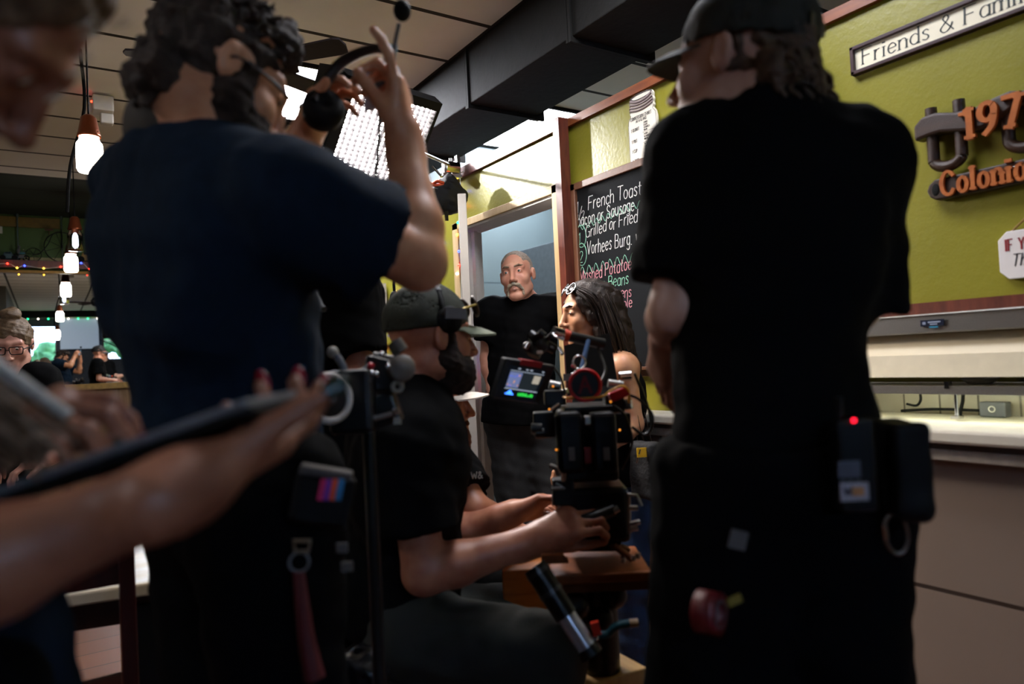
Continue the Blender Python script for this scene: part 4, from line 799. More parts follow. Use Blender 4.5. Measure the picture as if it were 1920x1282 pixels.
part('strap', MB().tube([P(775,322,3.66),P(800,340,3.7),P(815,347,3.72),P(832,347,3.73)],.009,6,0,5).tube([P(812,344,3.72),P(820,340,3.71),P(832,343,3.73)],.008,6,0,4), mat('orange_strap','c8481a',.6), sb_)
cable('lamp_cable',[P(605,332,2.55),P(660,332,2.6),P(695,350,2.7),P(708,390,2.8),P(712,420,2.9)],.006,m_grey,'grey lamp cable drooping below the softbox')
# ------------------------------------------------------------------ fairy lights and pictures on the far part of the green wall
BC = {'b':'2a3cff','r':'ff2a1c','g':'20d878','y':'ffb030','w':'fff0d8'}
def strand(label, pts, bulbs, X, grp='fairy light strands'):
    c = PX(*pts[0],X); t = empty('fairy_lights', c, label, 'fairy lights', grp)
    part('wire', MB().tube([PX(x,y,X)+V(.004*math.sin(i*2.1),0,0) for i,(x,y) in enumerate(pts)],.0028,5,0,4), mat('clear_wire','cfd6c4',.4,var=0), t)
    for x,y,k in bulbs:
        q = PX(x,y,X-.012); q0 = PX(x+4 if x<860 else x-3,y-3,X)
        part('bulb', MB().sph(q,(.008,.011,.008),8), mat('bulb_'+k,BC[k],.4,emit=3,var=0), t); part('stem', MB().cyl(q0,q,.0024,None,5), mat('clear_wire','cfd6c4',.4), t)
strand('fairy lights hanging straight down beside the open white door',[(863,330),(862,385),(861,420),(863,450),(864,500),(866,550),(868,600),(869,650),(871,700)],[(864,357,'b'),(866,385,'r'),(859,417,'g'),(857,440,'y'),(861,471,'b'),(861,497,'r'),(857,513,'w'),(872,541,'y'),(874,681,'b'),(872,708,'r')],1.985)
strand('fairy lights swagged along the top of the green partition beside the sandbag',[(800,346),(835,331),(856,326),(868,322)],[(835,329,'r'),(858,332,'y')],1.97)
strand('fairy lights hanging down behind the raised elbow',[(800,356),(806,420),(812,470),(813,520)],[(808,428,'y'),(816,455,'b'),(815,478,'r'),(803,406,'w')],1.985)
strand('fairy lights hanging beside the leaning pictures, nearest the black cap',[(707,548),(711,580),(712,610),(714,640),(715,668)],[(709,563,'b'),(707,593,'w'),(706,614,'w'),(717,629,'b'),(719,652,'r'),(730,620,'g')],1.985)
strand('fairy lights swagged across the leaning pictures',[(655,530),(672,540),(690,560),(705,580),(726,575),(748,548)],[(666,539,'g'),(671,561,'y'),(694,562,'y'),(677,579,'b'),(696,583,'b'),(727,574,'b'),(740,547,'y'),(745,549,'y'),(703,545,'y')],1.985)
strand('fairy lights hanging down left of the leaning pictures',[(690,560),(689,590),(690,620),(692,640)],[(696,604,'r'),(690,585,'g')],1.985)
q = P(740,562,3.0); bm = empty('boom_microphone', q, 'black foam microphone windscreen hanging beside the leaning pictures', 'microphone')
part('windscreen', MB().sph(q,(.022,.022,.038),12), m_black, bm); part('boom_pole', MB().cyl(q+UP*.03,P(735,470,3.0),.006).cyl(P(735,470,3.0),P(560,330,2.6),.008), m_black, bm)
def strandY(label, bulbs, Y):
    t = empty('fairy_lights', PY(bulbs[0][0],bulbs[0][1],Y), label, 'fairy lights', 'fairy light strands')
    part('wire', MB().tube([PY(x,y,Y+.004) for x,y,k in bulbs],.003,5,0,4), mat('clear_wire','cfd6c4',.4,var=0), t)
    for x,y,k in bulbs: part('bulb', MB().sph(PY(x,y,Y-.008),(.008,.008,.009),8), mat('bulb_'+k,BC[k],.4,emit=3,var=0), t)
strandY('fairy lights along the front edge of the far toy shelf',[(-30,497,'g'),(14,494,'r'),(32,502,'y'),(46,498,'b'),(82,503,'y'),(114,500,'r'),(152,493,'b'),(168,504,'r'),(190,500,'y')],8.335)
t = empty('fairy_lights', (-.1,YB+.2,2.78), 'green and white fairy lights strung above the back window, seen in the mirror', 'fairy lights', 'fairy light strands')
part('wire', MB().tube([V(-1.4+.1*i,YB+.17,2.77+.01*math.sin(i)) for i in range(34)],.003,5), mat('clear_wire','cfd6c4',.4,var=0), t)
for i in range(17): part('bulb', MB().sph((-1.35+.2*i,YB+.165,2.76),.016,8), mat('bulb_'+('g' if i%3 else 'w'),BC['g' if i%3 else 'w'],.4,emit=3,var=0), t)
def pic(label, cs4, mats_, X):
    a_,b_,c_2,d_2 = [PX(x,y,X) for x,y in cs4]; t = empty('wall_picture', (a_+c_2)/2, label, 'picture', 'pictures on the green wall'); nx = V(-1,0,0)
    v = [a_,b_,c_2,d_2]; part('backing', MB().add([p+nx*.014 for p in v]+v,[(3,2,1,0),(4,5,6,7),(0,1,5,4),(1,2,6,5),(2,3,7,6),(3,0,4,7)]), mats_[0], t)
    ce = sum(v)/4; w_ = [ce+(p-ce)*.72+nx*.0155 for p in v]; part('image', MB().add(w_,[(3,2,1,0)]), mats_[1], t); return t
m_sk = mat('pencil_sketch','b8b0a4',.7,col2='5f5a55',vscale=25,stretch=(3,3,.4)); m_ph = mat('grey_photo','a8a8a4',.4,col2='4a4c4e',vscale=9)
pic('small black-framed picture partly behind the dark-shirted man',[(650,517),(667,517),(665,556),(651,552)],(m_black,m_ph),1.98)
pic('black-framed grey picture leaning below the fairy lights',[(671,546),(690,541),(687,588),(668,583)],(m_black,m_ph),1.98)
pic('unframed tall plank picture with a pencil sketch',[(703,531),(724,531),(726,578),(705,580)],(mat('sketch_board','8a8274',.7),m_sk),1.98)
pic('wooden board with dark carved lettering beside the raised elbow',[(770,512),(817,501),(818,570),(772,568)],(mat('dark_edge_wood','4a2e20',.5),mat('carved_board','6a5546',.6,col2='3a2c22',vscale=30,stretch=(1,6,1))),1.98)
# ------------------------------------------------------------------ people
def skin(name, c, c2): return mat('skin_'+name, c, .45, col2=c2, vscale=22, bump=.05, bscale=300)
m_tee = mat('black_cotton','070708',.9,var=.15,vscale=60,bump=.15,bscale=400,spec=.08)
m_navy = mat('navy_cotton','0d1b29',.85,var=.15,vscale=60,bump=.15,bscale=400,spec=.12)
m_trou = mat('black_twill','050506',.9,var=.2,bump=.2,bscale=300,spec=.08)
m_lip = mat('lips','a87464',.4,var=.05); m_lipd = mat('lips_dark','7a3530',.35,var=.05)
def dirn(r, f, u=0): return nz(CR*r+CF*f+UP*u)
def strands(mb, pts, n, spread, r, wav=.0, seed=1, taper=True):
    rg = random.Random(seed)
    for i in range(n):
        o = V(*[rg.gauss(0,spread) for _ in range(3)]); ph = rg.uniform(0,6)
        q = [p+o*(.6+.5*k/len(pts))+V(math.sin(ph+k*1.3),math.cos(ph+k*1.1),0)*wav for k,p in enumerate(pts)]
        mb.tube(q,[r,r,r*.4] if taper else r,5,0,4)
# ---- P6: man in the doorway
def doorman():
    d = 3.5; t = empty('person', (1.96,2.92,0), 'grey-haired man with a moustache in black shirt leaning in the doorway', 'person')
    hc = P(970,519,d); hf = dirn(-.24,-.95,.02); hu = nz(UP+CR*-.10)
    N = P(979,573,d+.07); Pv = P(975,772,d+.03); Pv[2] = 1.0
    fw = dirn(-.10,-1)
    WR = P(928,742,d-.02); HRp = P(932,760,d)
    b = person(N,Pv,fw,P(1040,584,d+.05),P(922,590,d+.05),P(1092,560,d+.12),P(917,672,d+.05),P(1083,470,d+.20),WR,
        HL=P(1008,800,d+.03),HR=P(952,800,d+.03),KL=P(1050,990,d-.0),KR=P(966,985,d),AL=P(1072,1130,d+.05),AR=P(955,1140,d+.05),b=1.06,belly=1.12,head=(hc,hf,hu),hs=1.0)
    for k in ('AL','AR'): b.J[k] = V(b.J[k][0],b.J[k][1],.09)
    hd,_ = hand_prims(WR,nz(P(941,785,d-.03)-WR),CR,-1,(.35,.3,.4,.45),.05,1.0,(.5,.8,.5),.2)
    hd2,_ = hand_prims(P(1083,470,d+.20),UP+CR*.1,-CF,1,(.15,.15,.2,.2),.08,1.)
    sk = skin('weathered','d09a80','bd7c66')
    bs = body_mesh(b,t,sk,m_lip,hd+hd2,.0034)
    eye_parts(bs,hc,hf,hu,1.0,(.12,1,.04),'3c4644')
    R = b.hR
    # cropped grey hair: thin shell over the skull, receding at the temples
    hp = [E((0,-.016,.046),(.0785,.098,.0845)), E((0,.082,.050),(.058,.052,.062),k=.012,op=-1,m=-1), E((0,.03,-.045),(.11,.125,.062),k=.01,op=-1,m=-1), E((.085,.055,.05),(.03,.05,.035),k=.012,op=-1,m=-1), E((-.085,.055,.05),(.03,.05,.035),k=.012,op=-1,m=-1)]
    organic('hair', xf(hp,R,hc), .0028, mat('grey_stubble_hair','a89a8c',.8,col2='80746a',vscale=140,bump=.5,bscale=500), t, ((.0009,330,0.),))
    mo = []
    for x in (-1,1):
        mo += [C((0,.106,-.046),(x*.022,.099,-.054),.0075,.0085,k=.006), C((x*.022,.099,-.054),(x*.036,.083,-.074),.0085,.0065,k=.006), C((x*.036,.082,-.074),(x*.038,.079,-.098),.006,.006,k=.005)]
    organic('moustache', xf(mo,R,hc), .002, mat('grey_moustache','b3a48e',.85,col2='8e806c',vscale=120,bump=.6,bscale=500), t, ((.0011,420,0.),))
    br = []
    for x in (-1,1): br += [C((x*.012,.096,.037),(x*.034,.091,.0435),.0042,.0045,k=.003), C((x*.034,.091,.0435),(x*.053,.073,.038),.0045,.0028,k=.003)]
    organic('eyebrows', xf(br,R,hc), .0018, mat('brow_hair','7d6a58',.9,var=.2), t, ((.0007,500,0.),))
    shirt_mesh(b,t,m_tee,.006,.95,.60,-.06,.016,neck=.062)
    # far arm sleeve runs to the wrist on the jamb
    organic('sleeve', [C(b.J['SL'],b.J['EL'],.075,.062,k=.03),C(b.J['EL'],b.J['EL']+(b.J['WL']-b.J['EL'])*.5,.06,.05,k=.03)], .007, m_tee, t, ((.003,40,0.),))
    pants_mesh(b,t,mat('faded_black_denim','2a2a2b',.8,col2='1d1d1e',vscale=14,bump=.25,bscale=350),.006,.012,.06); shoes(b,t,m_blackg,fw)
    return t
# ---- P7: woman with long hair
def hairwoman():
    d = 2.7; t = empty('person', PZ(1170,1282,0)*0+V(*(P(1150,850,d)*V(1,1,0))), 'woman with long dark hair and sunglasses on her head, sleeveless black top', 'person')
    hc = P(1101,588,d); hf = dirn(-.90,-.30,-.12); hu = nz(UP+CR*.06)
    N = P(1136,668,d+.02); Pv = P(1160,880,d+.02); fw = dirn(-.80,-.55)
    WL = P(1120,850,d-.18)
    b = person(N,Pv,fw,P(1170,690,d-.10),P(1105,700,d+.14),P(1188,795,d-.10),P(1105,800,d+.2),WL,P(1090,860,d+.15),
        HL=P(1185,920,d-.03),HR=P(1140,920,d+.08),KL=P(1180,1090,d-.06),KR=P(1130,1090,d+.05),AL=P(1190,1250,d),AR=P(1150,1250,d+.1),b=.86,bust=.9,head=(hc,hf,hu),hs=.94,fem=True)
    for k in ('AL','AR'): b.J[k] = V(b.J[k][0],b.J[k][1],.08)
    hd,_ = hand_prims(WL,dirn(-.9,-.1,-.3),UP*-1,1,(.5,.5,.5,.5),.04,.9); hd2,_ = hand_prims(b.J['WR'],dirn(-.9,.1,-.3),UP*-1,-1,(.5,.5,.5,.5),.04,.9)
    sk = skin('tan','cc9672','b47c5a')
    bs = body_mesh(b,t,sk,m_lipd,hd+hd2,.0032); eye_parts(bs,hc,hf,hu,.94,(0,1,-.5),'241812')
    R = b.hR; s = .94
    hp = [E((0,-.022,.050),(.083,.103,.090)), E((0,.088,.0),(.068,.062,.098),k=.012,op=-1,m=-1), E((0,.04,-.06),(.068,.075,.09),k=.012,op=-1,m=-1)]
    for x in (-1,1): hp += [C((x*.062,.045,.06),(x*.082,.01,-.02),.020,.022,k=.02), C((x*.082,.0,-.02),(x*.086,-.02,-.16),.026,.030,k=.02)]
    hp += [C((0,-.085,.03),(0,-.10,-.12),.075,.078,k=.04)]
    L = xf(hp,R,hc,s)
    dn = [P(1140,620,d+.04),P(1160,690,d+.06),P(1176,760,d-.02),P(1190,830,d-.06)]
    for a_,b_,r0,r1 in zip(dn,dn[1:],(.075,.075,.058),(.075,.058,.030)): L.append(C(a_,b_,r0,r1,k=.04))
    m_h = mat('dark_brown_hair','1a120e',.42,col2='2c1c14',vscale=40,stretch=(6,6,.7),bump=.5,bscale=60)
    organic('hair', L, .005, m_h, t, ((.0035,75,0.),(.002,140,1.)))
    sm = MB(); strands(sm,[P(1128,560,d-.09),P(1150,620,d-.1),P(1168,690,d-.04),P(1184,760,d-.08),P(1195,820,d-.09)],40,.022,.0028,.004,3); strands(sm,[P(1085,545,d-.09),P(1108,560,d-.11),P(1130,600,d-.10),P(1140,650,d-.09)],26,.010,.0022,.003,5); part('hair_strands', sm, m_h, t)
    br = [];
    for x in (-1,1): br += [C((x*.014,.094,.038),(x*.036,.088,.043),.003,.003,k=.002),C((x*.036,.088,.043),(x*.052,.072,.037),.003,.002,k=.002)]
    organic('eyebrows', xf(br,R,hc,s), .002, mat('dark_brow','1c120e',.9,var=0), t)
    lash = []; 
    for x in (-1,1): lash.append(C((x*.022,.0915,.0125),(x*.044,.086,.0125),.0022,.0022,k=.001))
    organic('eyelashes', xf(lash,R,hc,s), .0016, mat('dark_brow','1c120e',.9,var=0), t)
    shirt_mesh(b,t,m_tee,.006,.5,.5,-.10,.010,sleeve=False,neck=.070,vneck=.07,tank=True)
    pants_mesh(b,t,mat('blue_denim','1f3a5c',.8,col2='16293f',vscale=10,bump=.25,bscale=300),.007,.010,.05); shoes(b,t,m_blackg,fw)
    g = empty('sunglasses', hc+R@V(0,.05,.13), 'sunglasses pushed up on top of the long-haired woman\'s head', 'sunglasses')
    rm = MB(); 
    for x in (-1,1): rm.torus(hc+R@(V(x*.032,.066,.108)*s),R@nz(V(x*.15,.75,.66)),.026*s,.0028,22,6)
    rm.tube([hc+R@(V(-.01,.073,.112)*s),hc+R@(V(0,.074,.117)*s),hc+R@(V(.01,.073,.112)*s)],.0026,6); part('rims', rm, m_chrome, g)
    for x in (-1,1):
        part('lens', MB().lathe(hc+R@(V(x*.032,.066,.108)*s),[(0,.004),(.014*s,.003),(.025*s,0),(0,-.001)],R@nz(V(x*.15,.75,.66)),20), mat('dark_lens','15100e',.05,var=0), g)
        part('temple', MB().tube([hc+R@(V(x*.058,.058,.105)*s),hc+R@(V(x*.080,.02,.085)*s),hc+R@(V(x*.088,-.03,.055)*s)],.0028,6,0,4), m_blackg, g)
    bp = empty('belt_pouch', P(1205,855,d-.22), 'black belt pouch with a yellow tag on the long-haired woman\'s hip', 'pouch')
    organic('pouch_body',[B(P(1214,880,d-.2),(.06,.035,.10),rotm(fw),.02)],.006,mat('black_canvas','0d0d0f',.8),bp,((.003,40,0.),))
    part('tag', MB().box(P(1205,848,d-.25),(.04,.004,.032),rotm(dirn(.1,-1))), mat('yellow_tag','d8a818',.5), bp); part('clip', MB().tube([P(1200,842,d-.25),P(1197,856,d-.25),P(1194,868,d-.25)],.004,6,0,4), m_chrome, bp)
    return t
# ---- P4: seated camera operator
m_camo = mat('camo_cloth','2f3428',.8,col2='14170f',vscale=26,bump=.15,bscale=300); m_camog = mat('camo_brim','5a604e',.8,col2='4a503f',vscale=30)
def operator():
    d = 1.8; t = empty('person', V(*(P(760,1150,1.78)*V(1,1,0))), 'seated camera operator in camo cap and headset, black T-shirt and grey trousers', 'person')
    hc = P(808,640,d); hf = dirn(.86,.50,-.03); hu = nz(UP-CR*.02)
    N = P(755,735,d+.0); Pv = P(735,1105,d+.02); fw = dirn(.82,.57)
    WR = P(1005,1012,1.66); WL = P(958,963,1.98)
    b = person(N,Pv,fw,P(800,790,d+.30),P(765,835,d-.16),P(835,1010,2.02),P(795,1075,1.62),WL,WR,
        HL=P(790,1155,1.95),HR=P(765,1190,1.70),KL=P(940,1155,2.02),KR=P(1030,1218,1.62),AL=P(950,1400,2.02),AR=P(1030,1480,1.62),b=1.02,belly=1.08,head=(hc,hf,hu),hs=1.03)
    for k in ('AL','AR'): b.J[k] = V(b.J[k][0],b.J[k][1],.09)
    hd,_ = hand_prims(WR,nz(P(1075,978,1.64)-WR),-UP*.75+CF*.7,-1,((.5,1.0,.6),(.55,1.1,.6),(.6,1.1,.6),(.65,1.1,.6)),.03,1.16,(.2,.9,.5),.2)
    hd2,_ = hand_prims(WL,nz(P(1004,945,1.98)-WL),-UP*.8-CF*.35,1,((.1,.5,.4),(.2,.6,.5),(.3,.8,.6),(.4,.8,.6)),.07,1.1,(.4,.9,.3),.15)
    for q_ in b.arms: q_.ra *= 1.13; q_.rb *= 1.13; q_.rad *= 1.13
    bs = body_mesh(b,t,skin('ruddy','b5795c','94553f'),m_lip,hd+hd2,.0045)
    R = b.hR
    be = [E((0,.040,-.078),(.064,.058,.050),k=.02),C((.066,.012,-.045),(.030,.075,-.09),.021,.026,k=.02),C((-.066,.012,-.045),(-.030,.075,-.09),.021,.026,k=.02),E((0,.078,-.098),(.034,.034,.034),k=.02),C((.071,.022,.01),(.066,.020,-.05),.012,.022,k=.02),C((-.071,.022,.01),(-.066,.020,-.05),.012,.022,k=.02),E((.043,.050,-.062),(.026,.042,.034),k=.02),E((-.043,.050,-.062),(.026,.042,.034),k=.02),C((-.024,.098,-.054),(.024,.098,-.054),.008,k=.005)]
    organic('beard', xf(be,R,hc,1.03), .004, mat('dark_beard','1a110d',.9,col2='2a1c15',vscale=90,bump=.6,bscale=350), t, ((.002,220,0.),))
    cap_parts(b,t,m_camo,m_camog,None,.0045,.080)
    shirt_mesh(b,t,m_tee,.0075,.62,.66,-.12,.022,loose=.026,neck=.066)
    pants_mesh(b,t,mat('grey_green_twill','22251f',.85,col2='191b18',vscale=20,bump=.2,bscale=250),.008,.014,.08); shoes(b,t,m_blackg,fw)
    # headset over the cap
    h = empty('headset', hc+R@V(.0,0,.12), 'black production headset worn over the camo cap', 'headphones')
    pts = [hc+R@V(.094*math.cos(a),-.004,.028+.115*math.sin(a)) for a in np.linspace(-.05,math.pi+.05,15)]
    part('headband', MB().tube(pts,.0085,8), m_black, h); part('headband_pad', MB().tube(pts[4:11],.0105,8), m_grey, h)
    for x in (-1,1): part('ear_cup', MB().lathe(hc+R@V(x*.084,.012,.048),[(0,-.006),(.028,-.006),(.034,0),(.034,.008),(.028,.016),(0,.018)],R@V(x,0,0)), m_black, h); part('yoke', MB().box(hc+R@V(x*.105,.02,.062),(.006,.055,.026),R), m_grey, h)
    g = empty('sunglasses', hc+R@V(0,.1,.09), 'amber sunglasses resting on the brim of the camo cap', 'sunglasses')
    for x in (-1,1):
        c = hc+R@V(x*.036,.108,.088); fr_ = R@nz(V(x*.25,.9,.25))
        part('rim', MB().torus(c,fr_,.025,.0035,22,6), mat('tortoise','3a2616',.3), g); part('lens', MB().lathe(c,[(0,.004),(.014,.003),(.024,0),(0,-.001)],fr_,20), mat('amber_lens','4a2c12',.08,var=0), g)
        part('temple', MB().tube([hc+R@V(x*.062,.098,.090),hc+R@V(x*.085,.05,.075),hc+R@V(x*.094,-.0,.052)],.0032,6,0,4), mat('gold_temple','a08a4a',.3,.6), g)
    part('bridge', MB().tube([hc+R@V(-.012,.114,.09),hc+R@V(0,.118,.094),hc+R@V(.012,.114,.09)],.003,6), mat('tortoise','3a2616',.3), g)
    return t
# ---- P5: bearded man in pale cap behind the operator
def assistant():
    d = 2.25; t = empty('person', V(*(P(800,1100,2.3)*V(1,1,0))), 'red-bearded man in pale-brimmed cap crouching behind the seated operator', 'person')
    hc = P(815,762,d); hf = dirn(.97,.12,-.02); hu = nz(UP-CR*.08)
    N = P(775,845,d+.02); Pv = P(770,1060,d+.08); fw = dirn(.9,.4)
    WR = P(968,1000,2.14)
    b = person(N,Pv,fw,P(835,870,d+.25),P(845,880,d-.12),P(900,990,2.35),P(893,955,2.05),P(960,960,2.3),WR,HL=P(800,1080,2.36),HR=P(790,1090,2.2),KL=P(930,1100,2.35),KR=P(930,1120,2.2),AL=P(900,1290,2.35),AR=P(900,1300,2.2),b=.98,head=(hc,hf,hu),hs=1.)
    for k in ('AL','AR'): b.J[k] = V(b.J[k][0],b.J[k][1],.09)
    hd,_ = hand_prims(WR,dirn(.9,.1,-.12),-UP,-1,(.4,.45,.5,.5),.05,.95,(.4,.9,.3),.2); hd2,_ = hand_prims(b.J['WL'],dirn(.9,.2,.1),-UP,1,(.3,.35,.4,.4),.05,.95)
    body_mesh(b,t,skin('freckled','b07458','8f5640'),m_lip,hd+hd2,.004); R = b.hR
    be = [E((0,.040,-.080),(.062,.058,.046),k=.02),C((.066,.012,-.045),(.030,.075,-.095),.019,.024,k=.02),C((-.066,.012,-.045),(-.030,.075,-.095),.019,.024,k=.02),E((0,.080,-.112),(.034,.034,.042),k=.02),C((-.024,.098,-.054),(.024,.098,-.054),.008,k=.005)]
    organic('beard', xf(be,R,hc), .004, mat('red_beard','6a3c20',.9,col2='46240f',vscale=90,bump=.6,bscale=350), t, ((.0025,200,0.),))
    organic('hair', xf([E((0,-.03,.0),(.078,.085,.075)),E((0,.06,-.03),(.09,.075,.1),k=.01,op=-1,m=-1)],R,hc), .005, mat('brown_hair_dark','2a1a10',.8,bump=.5,bscale=200), t, ((.003,120,0.),))
    cap_parts(b,t,mat('tan_cap','6a6156',.8),mat('pale_brim','a49a90',.7,var=.05),None,.005,.078,brimtilt=.1)
    shirt_mesh(b,t,m_tee,.0075,.6,.62,-.02,.016,loose=.02,neck=.066); pants_mesh(b,t,m_trou,.009); shoes(b,t,m_blackg,fw)
    lg = MB(); q = P(884,897,2.03); ru = dirn(.9,.3); textmesh(lg,'W&',q,nz(CR),UP,.018,1.6,.001,1.4); part('shirt_emblem', lg, mat('pale_print','b8b4a8',.6,var=0), t)
    return t
# ---- P8: man in black behind the navy shirt
def bystander():
    d = 2.22; t = empty('person', V(*(P(640,900,d)*V(1,1,0))), 'man in black cap and dark T-shirt standing behind the navy-shirted man', 'person')
    hc = P(655,405,d); hf = dirn(.8,.6,-.1); hu = UP
    N = P(625,488,d); Pv = P(625,830,d); fw = dirn(.7,.7)
    b = person(N,Pv,fw,P(590,530,d+.2),P(650,545,d-.12),P(585,690,d+.25),P(675,690,d-.12),P(700,700,d+.35),P(740,760,d+.05),HL=P(600,880,d+.1),HR=P(640,880,d-.05),KL=P(600,1150,d+.1),KR=P(640,1150,d-.05),AL=P(600,1400,d+.1),AR=P(640,1400,d-.05),b=1.02,head=(hc,hf,hu),hs=1.05)
    for k in ('AL','AR'): b.J[k] = V(b.J[k][0],b.J[k][1],.09)
    hd,_ = hand_prims(b.J['WL'],dirn(.8,.3,0),-UP,1); hd2,_ = hand_prims(b.J['WR'],dirn(.9,.3,.1),-UP,-1)
    body_mesh(b,t,skin('shade','a87258','8a5540'),m_lip,hd+hd2,.006); R = b.hR
    cap_parts(b,t,mat('black_cap','101012',.8),None,None,.006); shirt_mesh(b,t,m_tee,.009,.7,.8,-.06,.016,loose=.02); pants_mesh(b,t,m_trou,.011); shoes(b,t,m_blackg,fw)
    gl = MB()
    for x in (-1,1): gl.torus(hc+R@V(x*.033,.105,.012),R@V(x*.1,1,0),.022,.002,18,5); gl.tube([hc+R@V(x*.055,.098,.015),hc+R@V(x*.085,0,.012)],.002,5)
    part('glasses', gl, m_black, t)
    part('shoulder_strap', MB().tube([P(560,470,1.9),P(578,520,1.78),P(600,570,1.72),P(608,580,1.7)],.008,6,0,4), mat('grey_strap','3a3a3c',.7), t)
    return t
# ---- P3: tall man seen from behind
def tallman():
    d = 1.1; t = empty('person', V(*(P(1450,900,1.12)*V(1,1,0))), 'tall man in black T-shirt and cap seen from behind, at the right', 'person')
    hf = dirn(-.74,.66,.10); hu = nz(UP+CR*.03); hc = P(1354,98,1.08)-rotm(hf,hu)@V(-.080,-.008,.004)
    N = P(1440,222,1.10); Pv = P(1455,850,1.14); fw = dirn(-.22,.97)
    WL = P(1250,632,1.34)
    b = person(N,Pv,fw,P(1305,305,1.15),P(1600,310,1.12),P(1266,580,1.13),P(1600,575,1.17),WL,P(1500,600,1.40),HL=P(1370,930,1.14),HR=P(1555,930,1.14),KL=P(1330,1330,1.15),KR=P(1580,1330,1.15),AL=P(1330,1900,1.15),AR=P(1570,1900,1.15),b=.95,belly=1.1,head=(hc,hf,hu),hs=1.0)
    for k in ('AL','AR'): b.J[k] = V(b.J[k][0],b.J[k][1],.09)
    hd,_ = hand_prims(WL,dirn(-.05,.45,-.75),dirn(.9,.4,0),1,((.2,.5,.4),(.3,.6,.4),(.4,.7,.4),(.5,.8,.4)),.05,1.0,(.2,.9,.3),.2); hd2,_ = hand_prims(b.J['WR'],dirn(-.9,.3,-.1),dirn(0,-1,0),-1,(.5,.5,.5,.5),.04,1.)
    body_mesh(b,t,skin('pale','c49a86','ad7c68'),m_lip,hd+hd2,.005); R = b.hR; k = 1.0
    hp = [E((0,-.018,.030),(.075,.097,.076)), E((0,.09,-.03),(.09,.085,.11),k=.015,op=-1,m=-1), E((0,-.075,-.045),(.066,.040,.05),k=.03), E((.03,-.085,-.03),(.05,.03,.04),k=.03),E((-.03,-.085,-.03),(.05,.03,.04),k=.03), E((.082,.0,-.01),(.02,.03,.05),k=.01,op=-1,m=-1),E((-.082,.0,-.01),(.02,.03,.05),k=.01,op=-1,m=-1),E((.085,.05,.0),(.035,.05,.06),k=.01,op=-1,m=-1),E((-.085,.05,.0),(.035,.05,.06),k=.01,op=-1,m=-1)]
    m_bl = mat('dark_blond_hair','5a4330',.6,col2='38281c',vscale=60,bump=.6,bscale=160)
    organic('hair', xf(hp,R,hc,k), .0045, m_bl, t, ((.006,60,0.),(.004,120,1.)))
    cu = MB(); rg = random.Random(4)
    for i in range(70):      # curls at the nape and behind the ear
        p0 = hc+R@(V(rg.uniform(-.075,.085),-.085-.03*rg.random(),rg.uniform(-.06,.01))*k); dv = R@V(rg.uniform(-.2,.35),-.35,-.8); q = [p0]
        for j in range(7): q.append(q[-1]+nz(dv+R@V(math.cos(j*1.5+i),math.sin(j*1.5+i)*.8,0)*.8)*.0105)
        cu.tube(q,[.0045,.004,.0015],5,0,3)
    for i in range(26):
        p0 = P(1500+rg.uniform(-14,14),80+rg.uniform(-20,30),1.08+rg.uniform(-.03,.05)); q = [p0]; dv = CR*.25-UP*.8
        for j in range(8): q.append(q[-1]+nz(dv+CR*math.cos(j*1.3+i)*1.0+CF*math.sin(j*1.3+i))*.0125)
        cu.tube(q,[.005,.004,.0015],5,0,3)
    part('hair_curls', cu, m_bl, t)
    cap_parts(b,t,mat('olive_cap','23221a',.85,var=.2,vscale=40),None,None,.005,.066,s=1.08,brimtilt=.16); bk = MB(); bk.box(hc+R@(V(.0,-.118,.045)*k),(.06,.006,.02),R); part('cap_strap', bk, m_blackg, t)
    shirt_mesh(b,t,m_tee,.010,.82,1.02,-.04,.018,loose=.014,neck=.062); pants_mesh(b,t,m_trou,.010,.03,.05,baggy=1.08); shoes(b,t,m_blackg,fw)
    part('collar_tag', MB().box(P(1345,205,1.02),(.004,.02,.03)), mat('tag_red','7a1c1c',.5), t) if 0 else None
    return t
